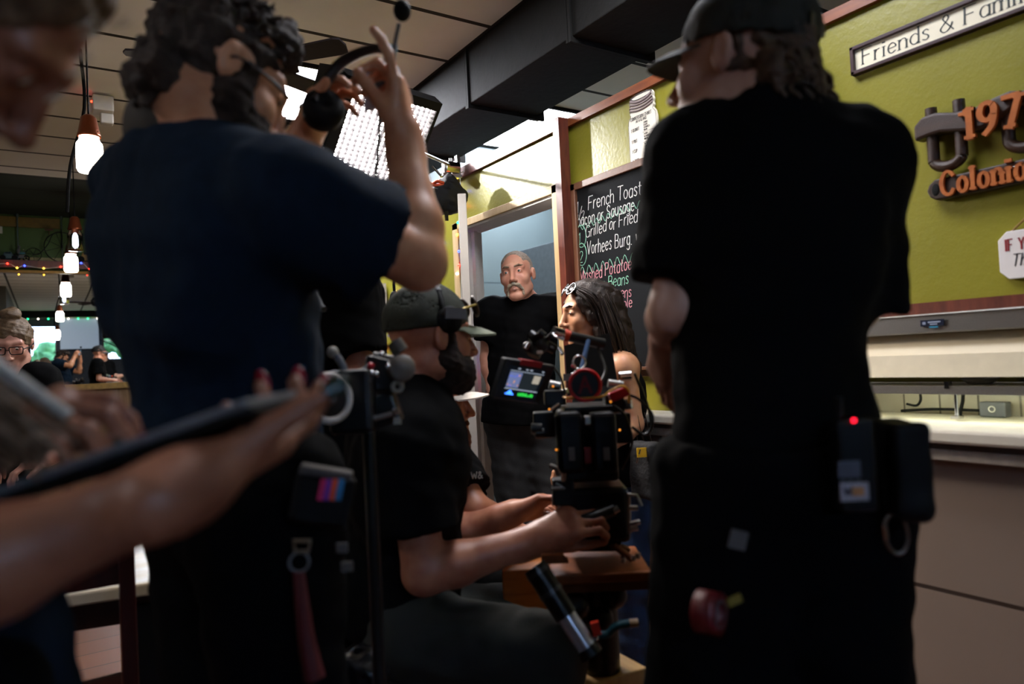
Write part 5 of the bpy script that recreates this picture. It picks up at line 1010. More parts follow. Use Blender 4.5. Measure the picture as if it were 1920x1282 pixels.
# ---- P2: man in navy shirt putting on a headset
def navyman():
    t = empty('person', V(*(P(440,900,1.15)*V(1,1,0))), 'bearded man in navy T-shirt and glasses raising a headset', 'person')
    hf = dirn(.70,.56,-.42); hu = nz(UP+CR*.26+CF*.2); hc = P(432,112,1.04)-rotm(hf,hu)@V(.080,-.008,.004)
    N = P(342,285,1.12); Pv = P(430,880,1.18); fw = dirn(.68,.73)
    WR = P(757,262,1.24); WL = P(566,268,1.42)
    b = person(N,Pv,fw,P(280,360,1.28),P(556,388,1.02),P(470,440,1.46),P(786,492,1.16),WL,WR,HL=P(400,930,1.28),HR=P(500,935,1.08),KL=P(420,1330,1.3),KR=P(530,1330,1.1),AL=P(420,1900,1.3),AR=P(520,1900,1.1),b=1.06,belly=1.10,head=(hc,hf,hu),hs=1.0)
    for k in ('AL','AR'): b.J[k] = V(b.J[k][0],b.J[k][1],.09)
    hdR,_ = hand_prims(WR,nz(P(748,185,1.24)-WR),dirn(-.92,.1,.1),1,((.10,.25,.2),(.7,1.1,.7),(.75,1.2,.8),(.8,1.2,.8)),.04,1.03,(.1,.9,.5),.12)
    hdL,_ = hand_prims(WL,nz(P(600,205,1.42)-WL),dirn(.8,-.2,.3),-1,((.5,.8,.5),(.55,.85,.5),(.6,.9,.5),(.65,.9,.5)),.05,1.03,(.5,.8,.3),.15)
    bs = body_mesh(b,t,skin('warm','d69a74','b87552'),m_lip,hdR+hdL,.0046); R = b.hR
    eye_parts(bs,hc,hf,hu,1.0,(0,1,-.2),'3a2a1c')
    be = [E((0,.040,-.080),(.066,.062,.052),k=.02),C((.070,.008,-.035),(.030,.078,-.095),.022,.028,k=.02),C((-.070,.008,-.035),(-.030,.078,-.095),.022,.028,k=.02),E((0,.080,-.108),(.038,.036,.042),k=.02),C((.073,.024,.012),(.068,.020,-.05),.013,.024,k=.02),C((-.073,.024,.012),(-.068,.020,-.05),.013,.024,k=.02),E((.044,.050,-.066),(.029,.046,.040),k=.02),E((-.044,.050,-.066),(.029,.046,.040),k=.02),C((-.026,.098,-.054),(.026,.098,-.054),.009,k=.005)]
    organic('beard', xf(be,R,hc), .0038, mat('brown_beard','20140d',.9,col2='332015',vscale=90,bump=.6,bscale=350), t, ((.0025,190,0.),))
    hp = [E((0,-.022,.044),(.082,.099,.088)), E((0,.098,-.035),(.11,.085,.095),k=.015,op=-1,m=-1), E((0,.075,-.085),(.13,.135,.066),k=.012,op=-1,m=-1), E((.092,.0,-.004),(.03,.036,.045),k=.012,op=-1,m=-1),E((-.092,.0,-.004),(.03,.036,.045),k=.012,op=-1,m=-1), E((0,.045,.108),(.066,.048,.032),k=.03), E((0,-.078,-.045),(.058,.036,.05),k=.03)]
    m_ch = mat('curly_brown_hair','43342a',.75,col2='261c14',vscale=50,bump=.7,bscale=130)
    organic('hair', xf(hp,R,hc), .0042, m_ch, t, ((.007,75,0.),(.005,150,1.)))
    cu = MB(); rg = random.Random(9)
    for i in range(170):
        a,e_ = rg.uniform(0,2*math.pi), rg.uniform(.15,1.5); n_ = V(math.cos(a)*math.cos(e_),math.sin(a)*math.cos(e_),math.sin(e_))
        if n_[1] > .72 and n_[2] < .6: continue
        p0 = hc+R@(V(0,-.014,.052)+n_*V(.079,.094,.084)); dv = R@nz(n_*.3+V(rg.uniform(-1,1),.5,rg.uniform(-.6,.3))); q = [p0]; w1 = R@nz(V(*[rg.gauss(0,1) for _ in range(3)]))
        for j in range(6): q.append(q[-1]+nz(dv+w1*math.cos(j*1.4)+np.cross(dv,w1)*math.sin(j*1.4))*.0075)
        cu.tube(q,[.0042,.004,.0016],5,0,2)
    part('hair_curls', cu, m_ch, t)
    shirt_mesh(b,t,m_navy,.009,.60,.60,-.05,.018,loose=.024,neck=.066,noise=((.004,26,0.),(.0025,55,1.)))
    organic('shirt_collar', [C(N+b.up*.03-b.f*.0,N+(hc-N)*.40,.083,.072,k=.01), C(N,N+(hc-N)*.9,.066,.060,k=.004,op=-1,m=-1)], .0045, mat('olive_brown_collar','3a3228',.8), t, None, [(N+(hc-N)*.36,(hc-N))])
    pants_mesh(b,t,m_trou,.010,.024,.07); shoes(b,t,m_blackg,fw)
    g = empty('eyeglasses', hc+R@V(0,.11,.01), 'thin dark-framed eyeglasses worn by the bearded man', 'glasses')
    for x in (-1,1):
        c = hc+R@V(x*.033,.112,.006); part('rim', MB().torus(c,R@nz(V(x*.12,1,-.1)),.0235,.0022,24,6), m_blackg, g); part('lens', MB().lathe(c,[(0,.001),(.022,0),(.022,-.001),(0,0)],R@nz(V(x*.12,1,-.1)),20), mat('clear_lens','f2f6f8',.02,trans=1,var=0,ior=1.1), g)
        part('temple', MB().tube([hc+R@V(x*.057,.108,.012),hc+R@V(x*.080,.05,.014),hc+R@V(x*.084,-.002,.012),hc+R@V(x*.083,-.015,-.004)],.0026,6,0,3), m_blackg, g)
    part('bridge', MB().tube([hc+R@V(-.010,.117,.008),hc+R@V(0,.121,.012),hc+R@V(.010,.117,.008)],.0022,6), m_blackg, g)
    # headset held in both hands
    h = empty('headset', P(660,150,1.36), 'black single-boom headset held up in both hands by the bearded man', 'headphones')
    cL = P(606,207,1.36); cR = P(722,150,1.30); m_band = mat('dark_band','1c1214',.5)
    part('headband', MB().tube([P(604,178,1.36),P(616,146,1.36),P(640,118,1.36),P(672,100,1.35),P(705,91,1.33),P(724,94,1.31)],[.010,.011,.011,.010,.009,.008],8,0,5), m_band, h)
    part('ear_cup', MB().lathe(cL,[(0,-.022),(.026,-.022),(.038,-.014),(.040,.010),(.034,.022),(.018,.026),(0,.020)],dirn(.35,-.9,.25),28), m_black, h)
    part('yoke', MB().tube([P(588,190,1.33),P(600,176,1.35),P(618,180,1.35)],.007,8,0,4), m_blackg, h)
    part('slider', MB().box(P(731,112,1.30),(.018,.008,.055),rotm(dirn(0,-1),nz(UP+CR*.25))), mat('pale_blue_slider','7aa6c0',.3), h); part('ear_cup', MB().lathe(cR,[(0,-.018),(.022,-.018),(.032,-.01),(.032,.01),(.022,.02),(0,.02)],dirn(-.6,-.7,0),24), m_grey, h)
    part('boom', MB().tube([P(738,120,1.28),P(741,80,1.28),P(748,45,1.28)],.004,8,0,4), m_grey, h); part('mic_foam', MB().sph(P(754,20,1.28),(.016,.016,.019),12), m_black, h)
    part('side_plate', MB().box(P(693,170,1.33),(.02,.008,.075),rotm(dirn(0,-1),nz(UP+CR*.05))), mat('pale_cup_rim','b9b6c4',.4), h)
    part('cord', MB().tube([P(705,175,1.33),P(712,230,1.30),P(705,330,1.3),P(700,420,1.3)],.004,6,0,5), m_grey, h)
    return t
# ---- P1: woman close to the lens at the left
def scriptwoman():
    t = empty('person', V(.0,.32,0), 'fair-haired woman close at the left writing on a held tablet, out of focus', 'person')
    hf = nz(CR*.44-UP*.80+CF*.36); hu = nz(UP*.45+CR*.88+CF*.1); hc = P(54,280,.66)-rotm(hf,hu)@V(0,.126,-.028)*1.0
    N = hc-hf*.06-UP*.13-CR*.19; Pv = P(-190,1330,.66); fw = dirn(.8,.6)
    WR = P(345,915,.55); WL = P(-55,850,.64)
    b = person(N,Pv,fw,P(-480,690,.80),P(-520,760,.50),P(-190,1010,.80),P(-170,1120,.50),WL,WR,HL=P(-110,1400,.72),HR=P(-150,1400,.58),KL=P(-110,1800,.72),KR=P(-150,1800,.58),AL=P(-320,2500,.68),AR=P(-330,2500,.55),b=.88,bust=0,head=(hc,hf,hu),hs=.98,fem=True)
    for k in ('AL','AR'): b.J[k] = V(b.J[k][0],b.J[k][1],.08)
    hR_,tR = hand_prims(WR,nz(P(470,845,.63)-WR),nz(dirn(-.25,.15,.9)),1,((.10,.30,.5),(.15,.45,.6),(.25,.6,.6),(.35,.7,.6)),.06,.98,(.62,.75,.15),-.02)
    hL_,tL = hand_prims(WL,nz(P(95,775,.63)-WL),dirn(.3,.35,-.85),1,((.6,.8,.5),(.7,.9,.6),(.8,1.0,.6),(.85,1.,.6)),.03,.95,(-.2,.9,.4),.1)
    bs = body_mesh(b,t,skin('fair','9a644a','7c4a36'),m_lip,hR_+hL_,.0046); R = b.hR; eye_parts(bs,hc,hf,hu,.98,(0,1,-.6),'4a4a44')
    m_bl = mat('light_brown_hair','6e5238',.55,col2='493522',vscale=30,stretch=(5,5,.7),bump=.4,bscale=60)
    hp = [E((0,-.022,.052),(.084,.105,.092)), E((0,.095,-.01),(.078,.070,.100),k=.012,op=-1,m=-1), E((0,.04,-.06),(.085,.085,.08),k=.012,op=-1,m=-1)]
    organic('hair', xf(hp,R,hc,.98), .005, m_bl, t, ((.003,80,0.),(.002,150,1.)))
    sm = MB(); strands(sm,[P(-130,640,.58),P(-80,710,.57),P(-10,780,.57),P(70,850,.57)],60,.011,.0025,.004,2); strands(sm,[P(-130,650,.58),P(-90,710,.57),P(-30,770,.56),P(50,830,.56)],30,.010,.002,.003,6); part('hair_lock', sm, m_bl, t); organic('hair_lock', [C(P(-130,660,.60),P(-40,770,.60),.022,.024,k=.02),C(P(-40,770,.60),P(60,850,.60),.024,.012,k=.02)], .005, m_bl, t, ((.002,120,0.),))
    fz = MB(); rg = random.Random(2)
    for (px,py) in ((172,40),(182,60),(168,100),(150,130),(112,178),(236,40)):
        q0 = P(px-25,py+10,.60)
        for i in range(5): fz.tube([q0+CR*rg.uniform(-.004,.004),P(px+rg.uniform(-8,8),py+rg.uniform(-12,12),.60)],.0007,4)
    part('flyaway_hair', fz, mat('lit_blond','c8b49a',.5), t)  # paler than the other hair: light catching the strands put into their colour
    shirt_mesh(b,t,m_navy,.007,.5,.52,-.06,.012,loose=.02,neck=.06); pants_mesh(b,t,m_trou,.010); shoes(b,t,m_blackg,fw)
    nails(tR,(0,1,2),mat('red_polish','8e1426',.2,var=0),bs,'glossy red fingernail',1.15); nails(tR,(4,),mat('green_polish','12302a',.15,var=0),bs,'dark green fingernail',1.3); nails(tL,(0,2),mat('wine_polish','5a0a24',.2,var=0),bs,'wine red fingernail',1.2); nails(tL,(1,3,4),mat('green_polish','12302a',.15,var=0),bs,'dark green fingernail',1.1)
    c = WR+nz(P(200,1020,.54)-WR)*.012; wd = nz(WR-b.J['ER']); mb = MB(); mb.torus(c,wd,.030,.0022,28,6); tag(mb.build('bracelet', mat('thin_gold','9a8050',.3,.8)), 'thin gold bracelet on the wrist under the tablet', 'bracelet')
    return t
# ---- P9: woman with glasses further back
def glasseswoman():
    d = 3.3; t = empty('person', V(*(P(15,900,d)*V(1,1,0))), 'woman with black-framed glasses looking down, black top, far left', 'person')
    hc = P(24,648,d); hf = dirn(.38,-.86,-.34); hu = nz(UP+dirn(.3,-.6)*.30)
    N = P(10,698,d+.06); Pv = P(5,900,d+.05); fw = dirn(.3,-.95)
    b = person(N,Pv,fw,P(78,712,d+.02),P(-60,715,d+.05),P(120,800,d+.02),P(-80,810,d),P(90,860,d-.25),P(-20,860,d-.25),HL=P(30,960,d+.05),HR=P(-20,960,d+.05),KL=P(35,1130,d),KR=P(-25,1130,d),AL=P(35,1300,d),AR=P(-25,1300,d),b=.98,bust=1.0,belly=1.1,head=(hc,hf,hu),hs=.98,fem=True)
    for k in ('AL','AR'): b.J[k] = V(b.J[k][0],b.J[k][1],.08)
    hd,_ = hand_prims(b.J['WL'],dirn(-.6,-.6,-.2),-UP,1); hd2,_ = hand_prims(b.J['WR'],dirn(.6,-.6,-.2),-UP,-1)
    bs = body_mesh(b,t,skin('rosy','c08f7c','a97060'),m_lip,hd+hd2,.0045); eye_parts(bs,hc,hf,hu,.98,(0,1,-.6),'3a3a34'); R = b.hR
    m_h = mat('ash_brown_hair','6a543c',.55,col2='4a3826',vscale=40,stretch=(1,1,4),bump=.4,bscale=90)
    hp = [E((0,-.020,.050),(.082,.102,.088)), E((0,.098,-.022),(.072,.064,.088),k=.012,op=-1,m=-1), E((0,.035,-.07),(.09,.09,.08),k=.012,op=-1,m=-1), E((0,-.02,.150),(.042,.042,.030),k=.01)]
    organic('hair', xf(hp,R,hc,.98), .0045, m_h, t, ((.0025,90,0.),(.0015,190,1.)))
    shirt_mesh(b,t,m_tee,.007,.55,.55,-.06,.012,loose=.02,neck=.062,vneck=.09); pants_mesh(b,t,m_trou,.01); shoes(b,t,m_blackg,fw)
    g = empty('eyeglasses', hc+R@V(0,.11,.01), 'black-framed eyeglasses worn by the woman looking down', 'glasses')
    for x in (-1,1):
        c = hc+R@V(x*.033,.108,.010); ux = R@nz(V(1,-x*.12,0)); uz = R@V(0,0,1); w_,h_ = .026,.017
        part('rim', MB().tube([c+ux*a*w_+uz*e_*h_ for a,e_ in ((-1,.7),(-.7,1),(.7,1),(1,.7),(.9,-.6),(.6,-1),(-.6,-1),(-.9,-.6))],.0024,6,0,3,True), m_blackg, g)
        part('temple', MB().tube([hc+R@V(x*.060,.104,.016),hc+R@V(x*.080,.05,.012),hc+R@V(x*.083,-.005,.01)],.0026,6), m_blackg, g)
    part('bridge', MB().tube([hc+R@V(-.008,.112,.014),hc+R@V(.008,.112,.014)],.0022,6), m_blackg, g)
    return t
doorman(); hairwoman(); operator(); assistant(); bystander(); tallman(); navyman(); scriptwoman(); glasseswoman()
# ------------------------------------------------------------------ film camera on its head
d = 1.65; cm = empty('cinema_camera', P(1098,860,1.66), 'black cinema camera rig with monitor and red-ringed lens cap in the middle', 'film camera')
RC = rotm(CF)       # rig axes: right, away, up
def cb_(nm, px,py,dd, size, m, R=None, bev=.003, label=None): return part(nm, MB().box(P(px,py,dd),size,RC if R is None else R), m, cm, label, bev)
m_rig = mat('rig_black','0d0d0e',.35,var=.1); m_red = mat('anodised_red','a01420',.3,.2); m_org = mat('anodised_amber','743a0c',.45,.3,var=.2)
cb_('camera_body',1098,830,1.76,(.13,.20,.16),m_rig,None,.008); cb_('top_plate',1098,762,1.74,(.115,.17,.012),m_rig)
for px in (1068,1131):
    cb_('battery',px,828,1.60,(.058,.05,.135),m_blackg,None,.010); cb_('battery_label',px+(4 if px<1100 else 6),851,1.571,(.014,.003,.030),mat('dim_label','6a645e',.6))
cb_('battery_latch',1101,788,1.585,(.014,.02,.022),m_steel); cb_('red_label',1102,853,1.59,(.017,.02,.036),mat('dark_red_label','6a1014',.5))
c = P(1097,722,1.62); vd = nz(EYE-c)
part('lens_cap', MB().cyl(c-vd*.03,c,.0345,None,36), m_rig, cm); part('cap_ring', MB().torus(c,vd,.0345,.0042,48,10), mat('red_ring','c01c22',.35), cm,'red rubber ring')
uy = nz(UP-vd*(UP@vd)); ux = np.cross(uy,vd); mb = MB(); textmesh(mb,'A',c-ux*.0135-uy*.018+vd*.0006,ux,uy,.038,1.9,.001,0,.8,0,.75); part('cap_letter', mb, mat('red_letter','7c1218',.5,var=0), cm,'dark red letter A')
# monitor
T4 = [P(948,671,1.62),P(1043,686,1.67),P(1011,758,1.67),P(925,746,1.62)]
mcn = sum(T4)/4; mn = nz(np.cross(T4[1]-T4[0],T4[3]-T4[0])); mn = mn if mn@(EYE-mcn) > 0 else -mn
ms = lambda u,v,o=0: (T4[0]*(1-u)+T4[1]*u)*(1-v)+(T4[3]*(1-u)+T4[2]*u)*v+mn*o
def slab(mb,u0,v0,u1,v1,o0,o1): 
    f4=[ms(u0,v0,o1),ms(u1,v0,o1),ms(u1,v1,o1),ms(u0,v1,o1)]; b4=[ms(u0,v0,o0),ms(u1,v0,o0),ms(u1,v1,o0),ms(u0,v1,o0)]
    return mb.add(f4+b4,[(0,1,2,3),(7,6,5,4),(0,4,5,1),(1,5,6,2),(2,6,7,3),(3,7,4,0)])
mo = part('monitor', slab(MB(),0,0,1,1,-.03,0), mat('monitor_grey','20262c',.45), cm, None,.004)
def scr_(nm,u0,v0,u1,v1,colr,e,o=.0006): part(nm, slab(MB(),u0,v0,u1,v1,.0001,o), mat('screen_'+colr,colr,.3,emit=e,var=0,spec=.2), mo)
scr_('screen',.12,.16,.86,.88,'0a0e14',.25); scr_('screen_picture',.17,.30,.42,.68,'5a6488',.35,.0009); scr_('screen_picture',.44,.27,.80,.70,'1c2226',.3,.0009); scr_('screen_highlight',.66,.32,.80,.52,'8a8478',.4,.0012)
part('screen_caption', slab(MB(),.16,.705,.84,.725,.0001,.001), mat('screen_8892a0','8892a0',.3,emit=.4,var=0), mo); part('screen_caption', slab(MB(),.17,.262,.84,.275,.0001,.001), mat('screen_8892a0','8892a0',.3,emit=.4,var=0), mo)
for u0,u1 in ((.30,.35),(.46,.50),(.54,.59),(.78,.82)): part('screen_icon', slab(MB(),u0,.19,u1,.215,.0001,.001), mat('screen_8892a0','8892a0',.3,emit=.4,var=0), mo)
rg = random.Random(5)
for i in range(7): part('waveform', slab(MB(),.20+.025*i,.84-.09*math.exp(-(i-3)**2/4),.222+.025*i,.86,.0001,.001), mat('screen_3a7aff','3a7aff',.3,emit=.9,var=0), mo)
for i in range(10): part('level_bar', slab(MB(),.47+.033*i,.84-.05*rg.random()-.015,.485+.033*i,.86,.0001,.001), mat('screen_28c040','28c040',.3,emit=.6,var=0), mo)
for i in range(14): part('histogram_mark', slab(MB(),.18+.22*rg.random(),.32+.32*rg.random(),.0,.0,.0001,.001) if 0 else (lambda u,v: slab(MB(),u,v,u+.02,v+.03,.0001,.0014))(.18+.21*rg.random(),.32+.32*rg.random()), mat(('screen_b07a50','screen_3a50c0')[i%2],('b07a50','3a50c0')[i%2],.3,emit=.4,var=0), mo)
part('tape', slab(MB(),.30,-.03,.72,.11,-.02,.002), mat('red_tape','a01420',.5), mo, 'red tape')
# arms, handle, clamps
part('monitor_arm', MB().cyl(P(1000,668,1.68),P(1010,645,1.69),.016).sph(P(1012,645,1.69),.022,10).cyl(P(1015,640,1.69),P(1040,655,1.7),.012).sph(P(990,650,1.68),.013,8), m_rig, cm)
part('arm_knob', MB().cyl(P(996,628,1.68),P(1004,634,1.67),.013,None,10).cyl(P(1010,622,1.68),P(1020,630,1.68),.009,None,8).cyl(P(1028,628,1.68),P(1034,634,1.68),.010,None,8), m_rig, cm); cb_('arm_label',1012,660,1.655,(.013,.002,.007),m_white,None,.0005)
part('lever', MB().cyl(P(1048,652,1.67),P(1055,664,1.66),.005).cyl(P(992,642,1.66),P(985,654,1.66),.005), m_chrome, cm)
part('top_handle', MB().cyl(P(1066,630,1.70),P(1132,645,1.72),.013), m_rig, cm); part('handle_end', MB().cyl(P(1037,622,1.69),P(1058,628,1.70),.014).cyl(P(1030,632,1.68),P(1042,624,1.69),.004), m_chrome, cm); part('handle_band', MB().cyl(P(1057,627,1.70),P(1068,631,1.70),.0142), mat('orange_band','d8421c',.5), cm,'orange-red band')
fl = [P(1058,648,2.02),P(1143,624,2.02),P(1158,716,2.02),P(1064,742,2.02)]; fn_ = nz(np.cross(fl[1]-fl[0],fl[3]-fl[0])); v = [q for q in fl]+[q+CF*.006 for q in fl]
part('matte_flag', MB().add(v,[(0,1,2,3),(7,6,5,4),(0,4,5,1),(1,5,6,2),(2,6,7,3),(3,7,4,0)]), mat('black_flag','141415',.7), cm); part('flag_tape', MB().box(P(1068,707,2.015),(.035,.002,.02),RC), mat('grey_tape','6a6a6c',.6), cm)
part('blue_strap', MB().tube([P(1103,638,1.70),P(1098,660,1.68),P(1091,690,1.66)],.006,6,0,4), mat('blue_webbing','2c4e78',.7), cm)
part('key_ring', MB().torus(P(1086,679,1.65),dirn(.3,-1),.0155,.0022,28,6), m_chrome, cm); part('swivel', MB().sph(P(1083,694,1.65),.007,8).sph(P(1076,702,1.65),.006,8).cyl(P(1083,690,1.65),P(1074,706,1.65),.004), m_chrome, cm); cb_('red_toggle',1075,686,1.66,(.010,.006,.009),m_red,rotm(CF,dirn(.6,0,1)))
cb_('receiver',1160,739,1.64,(.046,.02,.022),m_red,rotm(CF,dirn(-.35,0,1)))
for x,y,dd,r,l in ((1172,705,1.70,.012,(22,-2)),(1178,757,1.66,.010,(4,18)),(1042,764,1.62,.006,(16,-12))): part('chrome_fitting', MB().cyl(P(x-l[0]/2,y-l[1]/2,dd),P(x+l[0]/2,y+l[1]/2,dd),r), m_chrome, cm)
[part('side_rail', MB().cyl(P(*a),P(*b),r), m_steel, cm) for a,b,r in (((1030,720,1.72),(1050,724,1.72),.010),((1140,718,1.72),(1168,722,1.72),.010),((1035,742,1.70),(1064,732,1.68),.006))]; cb_('side_module',1040,745,1.70,(.05,.06,.035),m_rig); cb_('side_module',1150,755,1.70,(.045,.06,.04),m_rig); cb_('side_module',1020,795,1.72,(.05,.06,.06),m_rig); cb_('side_module',1165,800,1.70,(.035,.08,.07),m_rig)
for x,y in ((1030,767),(1162,806),(1043,843),(1037,724),(1145,753)): part('amber_light', MB().sph(P(x,y,1.585 if 1040<x<1165 else 1.62),.0022,6), mat('amber_led','ff9a30',.4,emit=.35,var=0), cm)
part('yellow_cable', MB().tube([P(1056,744,1.66),P(1068,746,1.63),P(1125,744,1.61),P(1145,732,1.61),P(1165,724,1.62),P(1178,732,1.63),P(1180,755,1.65)],.0026,6,0,5), mat('yellow_cable','d0921c',.5), cm)
for pts in ([(1180,740,1.66),(1200,750,1.66),(1222,775,1.67),(1222,800,1.68),(1208,815,1.69),(1185,800,1.7)],[(1120,650,1.72),(1135,690,1.68),(1128,715,1.66)],[(1040,690,1.7),(1052,710,1.68),(1060,740,1.67)],[(1150,760,1.63),(1172,780,1.62),(1185,830,1.64),(1165,880,1.66)],[(1190,700,1.7),(1214,760,1.7),(1222,800,1.7)]):
    part('black_cable', MB().tube([P(*q) for q in pts],.0035,6,0,6), m_rig, cm)
for x,y,l in ((1006,803,10),(1012,812,8)): part('side_knob', MB().cyl(P(x-l,y,1.66),P(x+l,y,1.66),.012,None,14), m_rig, cm)
# lower part: focus motor, rods, fluid head
part('rod', MB().cyl(P(1057,868,1.64),P(1057,900,1.66),.007).cyl(P(1042,905,1.66),P(1060,915,1.66),.005), m_steel, cm); part('wing_lever', MB().tube([P(1032,873,1.66),P(1042,878,1.65),P(1046,892,1.65)],.006,6,0,4), m_steel, cm); part('rod_collar', MB().torus(P(1058,871,1.64),UP,.008,.003,18,6), m_red, cm)
cb_('focus_motor',1056,920,1.68,(.05,.05,.06),m_rig); part('focus_gear', MB().cyl(P(1035,930,1.68),P(1052,930,1.68),.022,None,20), m_rig, cm); cb_('motor_label',1046,916,1.64,(.03,.003,.008),mat('dim_label','6a645e',.6))
part('lens_gear', MB().torus(P(1102,950,1.68),vd,.030,.006,32,8), mat('dark_red_gear','4a1418',.5), cm); cb_('head_body',1110,955,1.74,(.16,.16,.13),m_rig,None,.012); part('head_drum', MB().cyl(P(1085,985,1.70),P(1150,985,1.72),.06,None,28), m_blackg, cm)
part('pan_handle', MB().tube([P(1060,985,1.66),P(1100,975,1.64),P(1150,955,1.66)],.016,10,0,5), m_rig, cm); part('handle_tip', MB().cyl(P(1150,958,1.65),P(1160,952,1.65),.008), m_steel, cm)
part('side_bracket', MB().tube([P(1176,927,1.62),P(1194,928,1.62),P(1203,948,1.62)],.004,6).tube([P(1178,952,1.62),P(1196,952,1.62)],.006,6).tube([P(1180,982,1.62),P(1200,978,1.62)],.006,6).tube([P(1182,992,1.62),P(1196,990,1.62)],.006,6).tube([P(1179,930,1.62),P(1180,1000,1.63)],.004,6), m_steel, cm)
# ------------------------------------------------------------------ dolly / tripod under the camera
dl = empty('camera_dolly', V(*(P(1120,1100,1.7)*V(1,1,0))), 'amber-topped camera dolly with black struts under the cinema camera', 'dolly')
zp = P(1110,1058,1.7)[2]
def dz(px,py,dd): return P(px,py,dd)
ctr = P(1118,1058,1.70)
part('amber_deck', MB().box(ctr,(.225,.22,.022),RC), m_org, dl,None,.004); part('deck_edge', MB().box(ctr-UP*.022,(.24,.20,.02),RC), mat('dark_amber','5a2c0c',.4,.3), dl)
part('deck_bracket', MB().box(P(1036,1044,1.60),(.05,.02,.014),RC).box(P(1040,1050,1.62),(.06,.03,.008),RC), m_org, dl); part('deck_bracket', MB().box(P(1160,1024,1.68),(.05,.03,.01),rotm(CF,dirn(.4,0,1))).cyl(P(1150,1022,1.66),P(1185,1048,1.66),.008), m_org, dl)
for x,y in ((1188,1050),(1196,1046),(1168,1054)): part('bolt', MB().cyl(P(x,y,1.58),P(x,y-10,1.58),.006,None,8), m_chrome, dl)
part('column', MB().cyl(ctr-UP*.03,V(ctr[0],ctr[1],.22),.045,None,24), m_rig, dl)
for x,y,dd in ((1080,1135,1.62),(1150,1115,1.66),(1125,1160,1.66)): part('knob', MB().sph(P(x,y,dd),.032,12), m_blackg, dl)
f1,f2 = P(1002,1062,1.55),P(1100,1212,1.50); part('strut_sleeve', MB().cyl(f1,f1+(f2-f1)*.62,.026,None,20), m_blackg, dl); part('strut_tube', MB().cyl(f1+(f2-f1)*.6,f2,.022,None,20), mat('pale_tube','b8b8c4',.25,.5), dl); part('strut_cap', MB().cyl(f2,f2+nz(f2-f1)*.02,.025,None,20), m_rig, dl)
for t_ in (.05,.30): part('strut_band', MB().cyl(f1+(f2-f1)*t_,f1+(f2-f1)*(t_+.05),.0275,None,20), mat('band_grey','2a2c30',.3), dl)
bc = V(ctr[0],ctr[1],0)
for a in (0,1,2,3):
    aa = a*math.pi/2+.6; dv = V(math.cos(aa),math.sin(aa),0); part('base_arm', MB().box(bc+dv*.16+UP*.18,(.32,.06,.05),np.array([dv,V(-dv[1],dv[0],0),UP]).T), m_rig, dl,None,.004); w = part('wheel', MB().cyl(bc+dv*.30+V(-dv[1],dv[0],0)*.02+UP*.075,bc+dv*.30-V(-dv[1],dv[0],0)*.02+UP*.075,.075,None,24), m_black, dl)
part('red_lever', MB().box(P(1117,1177,1.5),(.018,.014,.026),rotm(CF,dirn(-.2,0,1))), mat('orange_red','d8381c',.5), dl); part('chrome_bolt', MB().sph(P(1117,1196,1.5),.006,8), m_chrome, dl)
part('teal_hose', MB().tube([P(1122,1190,1.52),P(1140,1188,1.52),P(1155,1174,1.52),P(1180,1168,1.52)],.009,8,0,5), mat('teal_hose','0e4a58',.5), dl); part('hose_end', MB().cyl(P(1180,1168,1.52),P(1196,1167,1.52),.009), mat('tan_fitting','a08468',.5), dl)
# operator seat and apple boxes
def crate(label, c, size, R, m, nm='apple_box', grp='wooden apple boxes'):
    t = empty(nm, c, label, 'wooden box', grp); part('box', MB().box(V(*c)+UP*size[2]/2,size,R), m, t,None,.004)
    for s_ in (-1,1): part('hand_hole', MB().box(V(*c)+R@V(0,s_*size[1]/2,0)+UP*size[2]*.6,(.10,.006,.03),R,0), m_black, t,None,.002)
    return t
m_box = mat('orange_ply','a8621c',.5,col2='8a4c12',vscale=8,stretch=(1,1,8)); m_boxp = mat('pale_ply','c8a268',.5,col2='b08850',vscale=8,stretch=(6,1,1))
q = P(1010,1100,2.02); crate('orange-brown wooden apple box standing on end behind the dolly strut',(q[0],q[1],0),(.20,.12,P(1000,1055,2.02)[2]),rotm(CF),m_box)
q = P(1065,1250,1.75); crate('pale wooden box lying on the floor under the dolly strut',(q[0]-.02,q[1]-.03,0),(.30,.22,max(.1,P(1065,1238,1.75)[2])),rotm(dirn(-.5,.9)),m_boxp)
q = P(750,1190,1.80); zs = .56
se = empty('operator_seat', (q[0],q[1],0), 'round black stool under the seated camera operator', 'stool')
part('cushion', MB().lathe((q[0],q[1],zs-.07),[(0,0),(.16,0),(.17,.02),(.17,.05),(.15,.07),(0,.07)]), m_blackg, se); part('post', MB().cyl((q[0],q[1],.05),(q[0],q[1],zs-.06),.03), m_rig, se); part('base', MB().lathe((q[0],q[1],0),[(0,0),(.2,0),(.2,.02),(.05,.06),(0,.06)]), m_rig, se)
